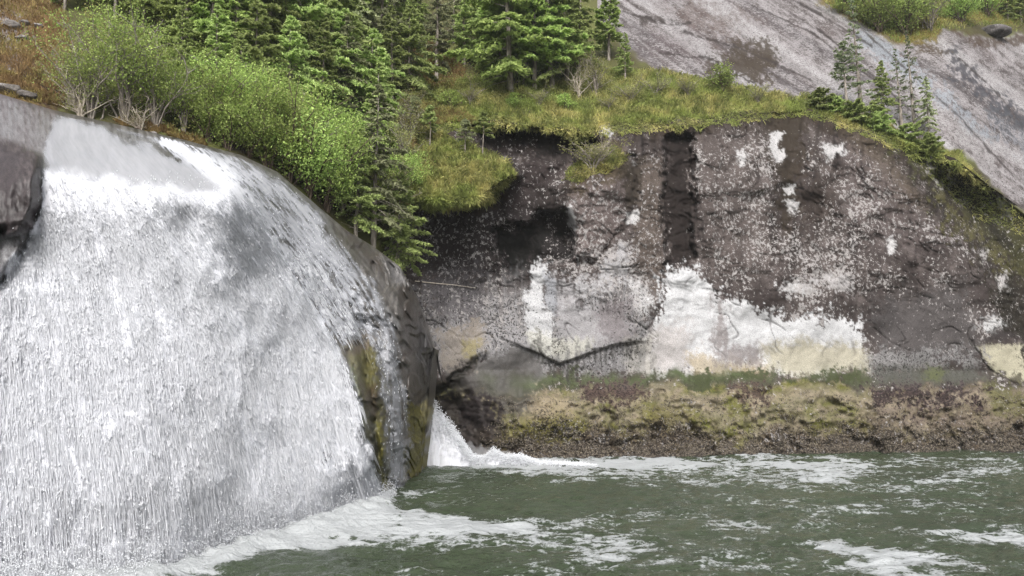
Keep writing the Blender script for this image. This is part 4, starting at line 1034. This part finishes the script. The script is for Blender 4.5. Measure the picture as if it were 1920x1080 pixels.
for px, py, h, k, l in [(872, 288, 64, 'sapling2', 'grey spruce sapling with a tufted top on the turf mound'), (905, 292, 82, 'sapling1', 'taller spruce sapling with a bare pale stem at the mound edge'),
                     (806, 278, 78, 'sapling1', 'crooked spruce sapling at the back of the turf mound'), (778, 250, 70, 'sapling2', 'thin sapling beside the drooping spruce above the turf mound')]:
    plant('sapling', k, px, py, h, l, 'sapling', surf='cliff')
BU = 'bright green leafy alder bush massed above the waterfall rim'; BG = 'leafy bushes above the waterfall rim'
for px, py, h, k in [(392, 262, 110, 'bush1'), (428, 280, 120, 'bush2'), (466, 292, 120, 'bush1'), (505, 312, 130, 'bush2'), (545, 338, 140, 'bush1'), (580, 366, 140, 'bush2'), (612, 392, 130, 'bush1'),
                     (410, 230, 110, 'bush2'), (455, 245, 120, 'bush1'), (505, 262, 120, 'bush2'), (550, 285, 130, 'bush1'), (595, 315, 130, 'bush2'), (638, 350, 120, 'bush1'), (440, 262, 110, 'alder2'), (528, 300, 130, 'olive1'), (570, 330, 120, 'alder1'), (620, 372, 110, 'olive1'), (672, 400, 110, 'bush2'), (480, 225, 100, 'alder1')]:
    plant('alder_bush', k, px, py, h, {'b': BU, 'a': 'taller grey stemmed alder rising out of the bright bush mass above the waterfall rim', 'o': 'dull olive bush among the bright leafy bushes above the waterfall rim'}[k[0]], 'bush', {'b': BG, 'a': 'alders in the bush mass', 'o': 'olive bushes in the bush mass'}[k[0]])
for px, py, h, k, l in [(170, 222, 168, 'alder2', 'tall alder with grey bare lower stems at the mossy corner of the fall'), (235, 228, 190, 'alder1', 'largest alder bush with yellow green leaves leaning over the fall'),
                        (292, 236, 180, 'alder2', 'wide alder bush in front of the dark spruces'), (345, 250, 130, 'alder1', 'small alder bush between the largest alder and the bush mass'),
                        (132, 196, 120, 'olive1', 'thin olive bush on the brown heath above the fall')]:
    plant('alder_bush', k, px, py, h, l, 'bush')
for px, py, h, k in [(1600, 30, 80, 'bush1'), (1650, 58, 100, 'bush2'), (1700, 66, 110, 'bush1'), (1745, 56, 90, 'olive1'), (1800, 40, 70, 'bush2'), (1850, 28, 70, 'bush1'), (1660, 20, 80, 'bush1'), (1730, 20, 80, 'bush2'), (1790, 10, 70, 'bush1')]:
    plant('alder_bush', k, px, py, h, 'green bush on the yellow turf at the top of the pale slab' if k[0] == 'b' else 'olive bush among the green ones at the top of the pale slab', 'bush', 'bushes above the slab' if k[0] == 'b' else None)
for px, py, h in [(1890, 36, 90), (1915, 40, 100), (1945, 46, 100)]:
    plant('spruce_tree', 'dark1', px, py, h, 'dark spruce behind the yellow turf at the top of the slab', 'tree', 'dark spruces above the slab')
plant('juniper_bush', 'olive2', 1112, 312, 50, 'rounded juniper with pale bare twigs on top of the rock pillar', 'bush', surf='cliff', wide=1.5)
plant('dead_bush', 'twiggy', 1128, 306, 44, 'tangle of pale bare twigs in the juniper on the rock pillar', 'bush', surf='cliff', wide=1.2)
plant('alder_bush', 'bright', 1352, 172, 46, 'small bright green bush on the terrace edge before the slab', 'bush', wide=1.2)
plant('alder_bush', 'olive1', 1118, 178, 70, 'twiggy olive bush beside the dark spruce clump', 'bush')
plant('alder_bush', 'twiggy', 1085, 182, 60, 'grey bare twigged bush under the dark spruce clump', 'bush')
for px, py, h, k in [(1010, 196, 30, 'olive2'), (960, 205, 28, 'bright'), (1180, 190, 36, 'olive2'), (1230, 176, 34, 'olive2'), (1290, 178, 30, 'olive2'), (1420, 192, 28, 'olive2'), (880, 196, 34, 'olive2'), (845, 205, 34, 'bright'), (1060, 205, 28, 'bright'), (770, 215, 40, 'olive2'), (1140, 205, 26, 'olive2')]:
    plant('heather_shrub', k, px, py, h, 'low olive shrub growing in the terrace grass above the cliff', 'bush', 'low shrubs on the terrace', wide=1.3)
for px, py, h, k in [(768, 262, 60, 'olive2'), (758, 305, 70, 'olive1'), (752, 350, 80, 'bush2'), (738, 390, 80, 'olive1'), (776, 330, 60, 'olive2')]:
    plant('heather_shrub', k, px, py, h, 'low leafy shrub between the drooping spruce and the turf mound', 'bush', 'shrubs beside the turf mound')
plant('dead_bush', 'twiggy', 640, 395, 70, 'bare dead brushwood hanging over the dark gap beside the waterfall rock', 'bush', wide=1.3)
plant('dead_bush', 'twiggy', 262, 246, 56, 'bleached roots and twigs on the mossy rim of the fall', 'bush', wide=1.4)
plant('dead_bush', 'twiggy', 150, 222, 80, 'bare grey stems under the tall alder at the mossy corner', 'bush', wide=1.2)

# ---- grass, turf and ground leaves: nobody could count them
def grass_material(name, a, b, c3):
    t = NT(name)
    v = t.attr('Var').outputs['Fac']; p = t.pos()
    n = t.maprange(t.noise(p, 0.5, 3), 0.35, 0.65)
    c = t.mixc(v, rgba(a), t.mixc(n, rgba(b), rgba(c3)))
    s1 = t.bsdf(c, 0.7, 0.15); tr = t.n('BsdfTranslucent'); t.set(tr, 'Color', c)
    m = t.n('MixShader'); t.set(m, 0, 0.42); t.set(m, 1, s1); t.set(m, 2, tr.outputs[0])
    return t.end(m.outputs[0])
G_TERR = grass_material('terrace_grass', (116, 124, 70), (170, 184, 102), (214, 204, 136))
G_HEATH = grass_material('brown_heath', (124, 100, 72), (178, 150, 106), (168, 160, 98))
G_UNDER = grass_material('forest_undergrowth', (102, 114, 64), (162, 178, 100), (178, 172, 112))

def scatter_px(poly, n):
    xs = np.array([p[0] for p in poly]); ys = np.array([p[1] for p in poly])
    out = np.zeros((0, 2))
    while len(out) < n:
        q = np.stack([rng.uniform(xs.min(), xs.max(), n), rng.uniform(ys.min(), ys.max(), n)], 1)
        out = np.concatenate([out, q[sdist(poly, q[:, 0], q[:, 1]) + 8 * perlin(q[:, 0] / 22, q[:, 1] / 22, 140) > 0]])
    return out[:n]

def grass(name, mat, items, label, cat):
    Vs, As = [], []
    for poly, n, h, w, surf, hang, lean in items:
        q = scatter_px(poly, n)
        Yd = hill_Y(q[:, 0], q[:, 1]) if surf == 'hill' else cliff_Y(q[:, 0], q[:, 1])
        P = at(q[:, 0], q[:, 1], Yd)
        tuft = 0.5 + 0.9 * np.clip(fbm(q[:, 0] / 20, q[:, 1] / 14, 3, 141) + 0.35, 0, 1.2)
        hh = h * tuft * (0.5 + 0.8 * rng.random(n))
        d = unit(rng.normal(0, 0.38, (n, 3)) + np.array([lean, -0.35, 1.0]) * (1 - hang) + np.array([0, -0.35, -1.0]) * hang)
        sd = unit(np.cross(d, rng.normal(0, 1, (n, 3)))) * (w * (0.6 + 0.7 * rng.random(n)))[:, None]
        tip = P + d * hh[:, None] + np.stack([rng.normal(0, 0.15, n) * hh, -0.15 * hh, -0.22 * hh * (1 - hang)], 1)
        mid = P + d * hh[:, None] * 0.55
        base = P - d * 0.05
        V = np.stack([base - sd * 0.5, base + sd * 0.5, mid + sd * 0.4, tip, mid - sd * 0.4], 1)
        Vs.append(V.reshape(-1, 3))
        v = np.clip(0.45 + 0.8 * fbm(q[:, 0] / 26, q[:, 1] / 20, 3, 142) + rng.normal(0, 0.22, n), 0, 1)
        As.append(np.stack([v * 0.7, v * 0.7, v, np.minimum(1, v + 0.2), v], 1).ravel())
    V = np.concatenate(Vs); n = len(V) // 5
    F = np.arange(5 * n).reshape(n, 5)
    o = link(name, mesh_from(name, V, F, mat, {'Var': np.concatenate(As)}))
    tag(o, label, cat, kind='stuff')

TERR = [(770, 252), (880, 232), (1000, 238), (1095, 250), (1150, 240), (1250, 230), (1400, 218), (1500, 208), (1600, 240), (1700, 280), (1790, 304), (1850, 352), (1800, 290), (1700, 254), (1580, 200), (1480, 180), (1330, 152), (1230, 130), (1120, 130), (1000, 160), (860, 150), (770, 180)]
lipn = [(800, 226), (880, 214), (1000, 220), (1090, 236), (1150, 226), (1250, 214), (1400, 202), (1500, 196), (1600, 230), (1700, 268), (1790, 300), (1850, 352), (1850, 360), (1790, 312), (1700, 288), (1600, 248), (1500, 216), (1400, 230), (1250, 244), (1150, 252), (1090, 262), (1000, 248), (880, 242), (800, 252)]
grass('terrace_grass', G_TERR, [
    (TERR, 36000, 0.42, 0.05, 'hill', 0.0, 0.05),
    (lipn, 14000, 0.36, 0.05, 'cliff', 0.75, 0.0),
    (MOUND, 13000, 0.38, 0.05, 'cliff', 0.05, 0.1),
    ([(745, 330), (800, 360), (900, 360), (950, 340), (940, 366), (880, 392), (790, 388), (745, 372)], 5000, 0.45, 0.045, 'cliff', 0.8, 0.2),
    ([(1040, 345), (1100, 290), (1160, 275), (1180, 300), (1150, 318), (1090, 340)], 2600, 0.30, 0.04, 'cliff', 0.3, 0.0),
    ([(1700, 285), (1790, 306), (1850, 352), (1930, 410), (1930, 440), (1850, 420), (1780, 370)], 2600, 0.28, 0.03, 'cliff', 0.6, 0.0),
    ([(1545, 0), (1640, 56), (1690, 82), (1755, 72), (1765, 50), (1920, 56), (2060, 84), (2060, -60), (1500, -60)], 14000, 0.42, 0.06, 'hill', 0.0, 0.0)],
    'yellow green grass and moss on the ledges above the cliff', 'grass')
grass('heath', G_HEATH, [
    ([(-60, -80), (120, -80), (130, 60), (150, 140), (130, 200), (60, 150), (-60, 140)], 9000, 0.30, 0.04, 'hill', 0.0, 0.1),
    ([(740, 60), (800, 70), (880, 130), (850, 165), (760, 170)], 5000, 0.4, 0.05, 'hill', 0.1, 0.1),
    ([(740, 190), (860, 205), (890, 225), (800, 240), (740, 240)], 4000, 0.4, 0.05, 'hill', 0.2, 0.1),
    ([(730, 250), (785, 262), (790, 330), (770, 390), (730, 420)], 4000, 0.4, 0.05, 'hill', 0.2, 0.1),
    ([(-60, 120), (60, 150), (110, 190), (130, 205), (60, 190), (-60, 178)], 3000, 0.25, 0.04, 'hill', 0.2, 0.0),
    ([(200, 225), (330, 260), (400, 285), (380, 260), (280, 225)], 2500, 0.25, 0.04, 'hill', 0.2, 0.0)],
    'rusty brown heath and dry grass on the slope', 'heath')

def leaves(name, mat, items, label, cat):
    acc = Acc()
    for poly, n, hmax, size in items:
        q = scatter_px(poly, n)
        P = hill_P(q[:, 0], q[:, 1])
        clump = np.clip(fbm(q[:, 0] / 30, q[:, 1] / 24, 3, 151) + 0.45, 0.05, 1.3)
        P[:, 2] += rng.random(n) ** 0.7 * hmax * clump; P[:, 1] -= rng.random(n) * 0.3
        ax = unit(rng.normal(0, 1, (n, 3))) * (size * (0.6 + 0.8 * rng.random(n)))[:, None]
        wd = unit(np.cross(ax, rng.normal(0, 0.7, (n, 3)) + np.array([0, -0.3, 1]))) * (size * 0.55 * (0.7 + 0.6 * rng.random(n)))[:, None]
        v = np.clip(0.45 + 0.9 * fbm(q[:, 0] / 24, q[:, 1] / 20, 3, 152) + rng.normal(0, 0.2, n), 0, 1)
        acc.add(*diamonds(P, ax, wd, v, rng))
    tag(link(name, acc.mesh(name, mat)), label, cat, kind='stuff')
leaves('undergrowth', G_UNDER, [
    ([(120, -120), (800, -120), (1110, -100), (1100, 120), (1000, 165), (860, 170), (790, 240), (760, 330), (700, 440), (640, 400), (560, 340), (450, 285), (330, 250), (200, 200)], 50000, 1.0, 0.13),
    ([(850, 150), (1100, 140), (1240, 160), (1240, 190), (1100, 205), (860, 200)], 9000, 0.5, 0.10),
    ([(1560, -60), (2060, -60), (2060, 60), (1770, 40), (1690, 70), (1600, 30)], 8000, 0.7, 0.12)],
    'mixed low undergrowth covering the forest floor', 'undergrowth')

# ================================================================== SPRAY
def octa(C, A, S):
    """elongated droplets: centres C, axis vectors A (half length), radius S"""
    n = len(C)
    u = unit(A); r = unit(np.cross(u, rng.normal(0, 1, (n, 3)))); w = np.cross(u, r)
    S = S[:, None]
    V = np.stack([C + A, C + r * S, C + w * S, C - r * S, C - w * S, C - A], 1).reshape(-1, 3)
    f = np.array([[0, 1, 2], [0, 2, 3], [0, 3, 4], [0, 4, 1], [5, 2, 1], [5, 3, 2], [5, 4, 3], [5, 1, 4]])
    F = (np.arange(n)[:, None, None] * 6 + f[None]).reshape(-1, 3)
    return V, F
t = NT('spray_drops')
M_SPRAY = t.end(t.bsdf(rgba((206, 208, 212)), 0.5, 0.3))
# drops thrown off the foot of the fall
n = 26000
fx = rng.uniform(-60, 745, n); fy = np.interp(fx, [-170, 0, 300, 450, 600, 715, 740], [1130, 1106, 1074, 1022, 978, 942, 930])
P = at(fx, fy, water_depth(fx, fy)); P[:, 1] -= np.abs(rng.normal(0, 0.55, n)); P[:, 2] = 0.05 + rng.exponential(0.16 + 0.22 * np.clip(perlin(fx / 40, fx * 0, 231) + 0.4, 0, 1.2), n)
A = unit(rng.normal(0, 1, (n, 3)) + np.array([0, -0.3, 0.6])) * rng.uniform(0.012, 0.04, n)[:, None]
V, F = octa(P, A, rng.uniform(0.004, 0.012, n))
tag(link('foot_spray', mesh_from('foot_spray', V, F, M_SPRAY)), 'white spray thrown up along the foot of the waterfall', 'spray', kind='stuff')
# drops falling beside and in front of the curtain
n = 9000
ii = rng.integers(0, DPX.size, n * 6)
w = (dens.ravel()[ii] > 0.25) & (DPY.ravel()[ii] > 330); ii = ii[w][:n]
P = at(DPX.ravel()[ii], DPY.ravel()[ii], DY.ravel()[ii]) + rng.normal(0, 0.05, (len(ii), 3)); P[:, 1] -= 0.15 + rng.exponential(0.10, len(ii))
A = np.stack([rng.normal(0, 0.2, len(ii)), -0.2 + 0 * ii, -1 + 0 * ii], 1) * rng.uniform(0.015, 0.06, len(ii))[:, None]
V, F = octa(P, A, rng.uniform(0.005, 0.014, len(ii)))
tag(link('falling_drops', mesh_from('falling_drops', V, F, M_SPRAY)), 'loose drops falling in front of the white curtain of water', 'spray', kind='stuff')
# plume bursting out of the cove between the rock and the cliff
HT = curve([(770, 0.9), (795, 2.6), (806, 2.75), (830, 2.1), (860, 1.25), (885, 0.42), (905, 0.32), (925, 0.7), (945, 0.4), (975, 0.42), (1010, 0.14), (1080, 0.06), (1130, 0.0)])
q1 = np.linspace(765, 1130, 190); q2 = np.linspace(-1, 1, 56)
Q1, Q2 = np.meshgrid(q1, q2)
hgt = HT(Q1) * (1 - Q2 ** 2) ** 0.7 * (1 + 0.35 * fbm(Q1 / 14, Q2 * 3, 3, 161))
base = at(Q1, np.full_like(Q1, 872.0), water_depth(Q1, 872 + 0 * Q1))
V = base.copy(); V[..., 1] += Q2 * (0.5 + 0.5 * np.clip(HT(Q1), 0, 1.4)) + 0.12 * fbm(Q1 / 9, Q2 * 5, 3, 162); V[..., 0] += 0.12 * fbm(Q1 / 9, Q2 * 5, 3, 163)
V[..., 2] = -0.12 + hgt + 0.05 * fbm(Q1 / 5, Q2 * 9, 2, 164)
M_PLUME = foam_material('plume_water', False)
tag(link('cove_splash', mesh_from('cove_splash', V.reshape(-1, 3), grid_faces(*Q1.shape), M_PLUME, {'Foam': np.clip(0.9 + 0 * Q1, 0, 1).ravel()}, True)),
    'white plume of water bursting from the cove between the rock and the cliff', 'splash', kind='stuff')
n = 22000
fx = rng.choice(np.concatenate([np.linspace(785, 880, 400), np.linspace(880, 1010, 260), np.linspace(1010, 1120, 60)]), n) + rng.normal(0, 6, n)
P = at(fx, 872 + 0 * fx, water_depth(fx, 872 + 0 * fx))
hh = HT(fx); P[:, 2] = hh * rng.random(n) ** 0.6 * (1 + 0.12 * np.abs(rng.normal(0, 1, n))) + 0.03; P[:, 1] += rng.normal(0, 0.5, n)
A = unit(rng.normal(0, 1, (n, 3))) * rng.uniform(0.015, 0.055, n)[:, None]
V, F = octa(P, A, rng.uniform(0.010, 0.030, n))
tag(link('cove_spray', mesh_from('cove_spray', V, F, M_SPRAY)), 'fine drops flung from the plume in the cove', 'spray', kind='stuff')

# ================================================================== BOULDERS AND TIDE-LINE SHELLS
def boulder(px, py, wpx, flat, seed, tone, label, surf='hill', sink=0.25):
    R = np.random.default_rng(seed)
    nu, nv = 40, 24
    th = np.linspace(0, 2 * np.pi, nu, endpoint=False); ph = np.linspace(0.02, np.pi - 0.02, nv)
    TH, PH = np.meshgrid(th, ph)
    d = np.stack([np.cos(TH) * np.sin(PH), np.sin(TH) * np.sin(PH), np.cos(PH)], -1)
    r = np.ones(TH.shape)
    for k in range(9):
        nrm = unit(R.normal(0, 1, 3)); lim = 0.62 + 0.25 * R.random()
        dt = d @ nrm; r = np.where(dt * r > lim, lim / np.maximum(dt, 0.05), r)
    per = np.sin(PH) 
    r = r + 0.07 * fbm(np.cos(TH) * 3 + seed, np.sin(TH) * 3 + PH * 2, 3, 191 + seed) * per
    P = hill_P(np.array(float(px)), np.array(float(py))) if surf == 'hill' else at(px, py, surf)
    w = wpx * P[1] / FPX * 0.5
    V = d * r[..., None] * w * np.array([1, 0.9, flat])
    V[..., 2] += w * flat * (1 - 2 * sink) * 0.5
    n = TH.size
    F = []
    for i in range(nv - 1):
        a = i * nu + np.arange(nu); b = i * nu + (np.arange(nu) + 1) % nu
        F.append(np.stack([a, a + nu, b + nu, b], 1))
    Vf = V.reshape(-1, 3)
    c = np.clip(0.5 + fbm(Vf[:, 0] * 3, Vf[:, 2] * 3 + Vf[:, 1], 3, 195 + seed), 0, 1)
    colr = mix(np.broadcast_to(lin([q * 0.72 for q in tone]), (n, 3)).copy(), lin(tone), c)
    m = np.zeros((n, 3), np.float32); m[:, 0] = 0.5; m[:, 2] = 0.4
    tag(link('boulder', mesh_from('boulder', Vf, np.concatenate(F), M_CLIFF, {'Col': colr, 'Msk': m}, True), loc=P), label, 'boulder')
boulder(1862, 66, 66, 0.42, 1, (146, 140, 140), 'smooth grey boulder on the turf at the top of the pale slab')
boulder(14, 172, 62, 0.5, 2, (168, 160, 154), 'large pale boulder beside the upper rim of the waterfall')
boulder(52, 182, 44, 0.5, 3, (150, 142, 136), 'smaller grey boulder wedged next to the large pale one at the rim')
boulder(18, 50, 40, 0.5, 4, (186, 178, 174), 'white lichened rock lying in the rusty heath, the biggest there')
boulder(46, 46, 26, 0.5, 5, (178, 172, 168), 'small white rock in the rusty heath beside the biggest one')
boulder(70, 50, 22, 0.6, 6, (188, 182, 180), 'small pale rock at the heath edge nearest the thin olive bush')
boulder(40, 74, 28, 0.5, 7, (164, 156, 150), 'flat pale rock below the white rocks in the heath')
boulder(262, 244, 20, 0.6, 8, (176, 160, 146), 'small tan stone among bleached roots on the rim')
boulder(286, 252, 18, 0.6, 9, (190, 178, 166), 'small pale stone on the mossy rim beside the tan one')

n = 16000
qx = rng.uniform(900, 2050, n); qy = WL(qx) + 4 - np.abs(rng.normal(0, 24, n)) - 2
ok = fbm(qx / 26, qy / 16, 3, 201) + 0.25 - (WL(qx) - qy) / 150 > -0.05
qx, qy = qx[ok], qy[ok]; n = len(qx)
P = at(qx, qy, cliff_Y(qx, qy) - 0.03)
A = unit(rng.normal(0, 1, (n, 3)) + np.array([0, -0.4, 0])) * rng.uniform(0.03, 0.075, n)[:, None]
V, F = octa(P, A, rng.uniform(0.022, 0.05, n))
n2 = 9000
q2x = rng.uniform(930, 2050, n2); q2y = rng.uniform(742, 812, n2)
ok = fbm(q2x / 30, q2y / 18, 3, 203) > 0.0
q2x, q2y = q2x[ok], q2y[ok]; n2 = len(q2x)
P2 = at(q2x, q2y, cliff_Y(q2x, q2y) - 0.02)
V2, F2 = octa(P2, unit(rng.normal(0, 1, (n2, 3))) * rng.uniform(0.02, 0.05, n2)[:, None], rng.uniform(0.018, 0.04, n2))
F = np.concatenate([F, F2 + len(V)]); V = np.concatenate([V, V2])
t = NT('mussels_and_barnacles')
c = t.mixc(t.attr('Var').outputs['Fac'], alb((66, 57, 52)), alb((172, 160, 142)))
M_SHELL = t.end(t.bsdf(c, 0.7, 0.3))
tag(link('barnacle_crust', mesh_from('barnacle_crust', V, F, M_SHELL, {'Var': np.repeat(np.concatenate([np.clip(rng.random(n) ** 1.6, 0, 1), np.where(rng.random(n2) < 0.3, 0.0, 0.6 + 0.4 * rng.random(n2))]), 6)})),
    'crust of dark mussels and pale barnacles along the tide line of the cliff', 'barnacles', kind='stuff')
# bleached stick lodged against the wall beside the waterfall rock
pp = np.array([[778, 527], [815, 531], [850, 534], [892, 540]], float)
Pb = at(pp[:, 0], pp[:, 1], cliff_Y(pp[:, 0], pp[:, 1]) - 0.12)
V, F = tube(Pb, [0.03, 0.028, 0.022, 0.012], 6)
tag(link('dead_branch', mesh_from('dead_branch', V, F, B_PALE, {'Var': np.zeros(len(V))}, True)), 'thin bleached branch lodged across the dark wall beside the waterfall rock', 'branch')

# ================================================================== MIST at the foot of the fall and in the cove
def mist(name, line, hgt, wid, dens_, label, seed):
    t = bpy.data.materials.new(name); t.use_nodes = True; nt = t.node_tree; nt.nodes.clear()
    ou = nt.nodes.new('ShaderNodeOutputMaterial'); v = nt.nodes.new('ShaderNodeVolumePrincipled')
    v.inputs['Color'].default_value = (0.97, 0.98, 1.0, 1); v.inputs['Density'].default_value = dens_; v.inputs['Anisotropy'].default_value = 0.0
    nt.links.new(v.outputs[0], ou.inputs['Volume'])
    L = np.array(line, float); n = 90; f = np.linspace(0, len(L) - 1, n)
    C = np.stack([np.interp(f, np.arange(len(L)), L[:, k]) for k in range(3)], 1)
    H = np.interp(f, np.arange(len(L)), hgt); ends = np.clip(np.minimum(np.arange(n), n - 1 - np.arange(n)) / 8.0, 0.02, 1) ** 0.5
    th = np.linspace(0, 2 * np.pi, 28, endpoint=False)
    rr = 1 + 0.45 * fbm(np.arange(n)[:, None] / 5.0 + 0 * th[None], np.cos(th)[None] * 1.2 + np.arange(n)[:, None] / 11.0, 3, seed)
    V = np.zeros((n, 28, 3))
    V[..., 0] = C[:, None, 0] + 0.15 * wid * np.cos(th)[None] * rr
    V[..., 1] = C[:, None, 1] + wid * np.cos(th)[None] * rr * ends[:, None]
    V[..., 2] = 0.02 + np.maximum(0, np.sin(th))[None] * H[:, None] * rr * ends[:, None] - 0.06 * np.maximum(0, -np.sin(th))[None]
    F = []
    for i in range(n - 1):
        a = i * 28 + np.arange(28); b = i * 28 + (np.arange(28) + 1) % 28
        F.append(np.stack([a, b, b + 28, a + 28], 1))
    caps = [np.arange(28)[::-1][None], (np.arange(28) + (n - 1) * 28)[None]]
    me = mesh_from(name, V.reshape(-1, 3), [np.concatenate(F)] + caps, t, None, True)
    tag(link(name, me), label, 'mist', kind='stuff')
fp = [(-40, 1112), (150, 1092), (300, 1074), (450, 1022), (600, 978), (715, 942), (748, 930)]
line = [at(x, y, water_depth(np.array(float(x)), np.array(float(y))) - 0.35) for x, y in fp]
mist('foot_mist', line, [0.7, 0.75, 0.7, 0.65, 0.6, 0.5, 0.25], 0.6, 0.12, 'drifting white mist along the foot of the waterfall', 211)
line = [at(x, 872, water_depth(np.array(float(x)), np.array(872.0))) for x in (770, 800, 830, 870, 930, 1000)]
mist('cove_mist', line, [1.4, 2.3, 1.8, 1.0, 0.7, 0.3], 0.7, 0.35, 'white mist hanging in the cove behind the waterfall rock', 212)

# ================================================================== HAZE: thin volume added to lift the dark tones
hz = bpy.data.materials.new('contrast_haze'); hz.use_nodes = True; nt = hz.node_tree; nt.nodes.clear()
ou = nt.nodes.new('ShaderNodeOutputMaterial'); v = nt.nodes.new('ShaderNodeVolumePrincipled')
v.inputs['Color'].default_value = (0.93, 0.95, 0.96, 1); v.inputs['Density'].default_value = 0.0003; v.inputs['Anisotropy'].default_value = 0.2
nt.links.new(v.outputs[0], ou.inputs['Volume'])
x0, x1, y0, y1, z0, z1 = -260, 260, -120, 220, -3, 140
V = np.array([(x, y, z) for z in (z0, z1) for y in (y0, y1) for x in (x0, x1)], float)
F = np.array([[0, 2, 3, 1], [4, 5, 7, 6], [0, 1, 5, 4], [2, 6, 7, 3], [0, 4, 6, 2], [1, 3, 7, 5]])
tag(link('haze', mesh_from('haze', V, F, hz)), 'thin haze added to soften the dark tones', 'haze', kind='stuff')
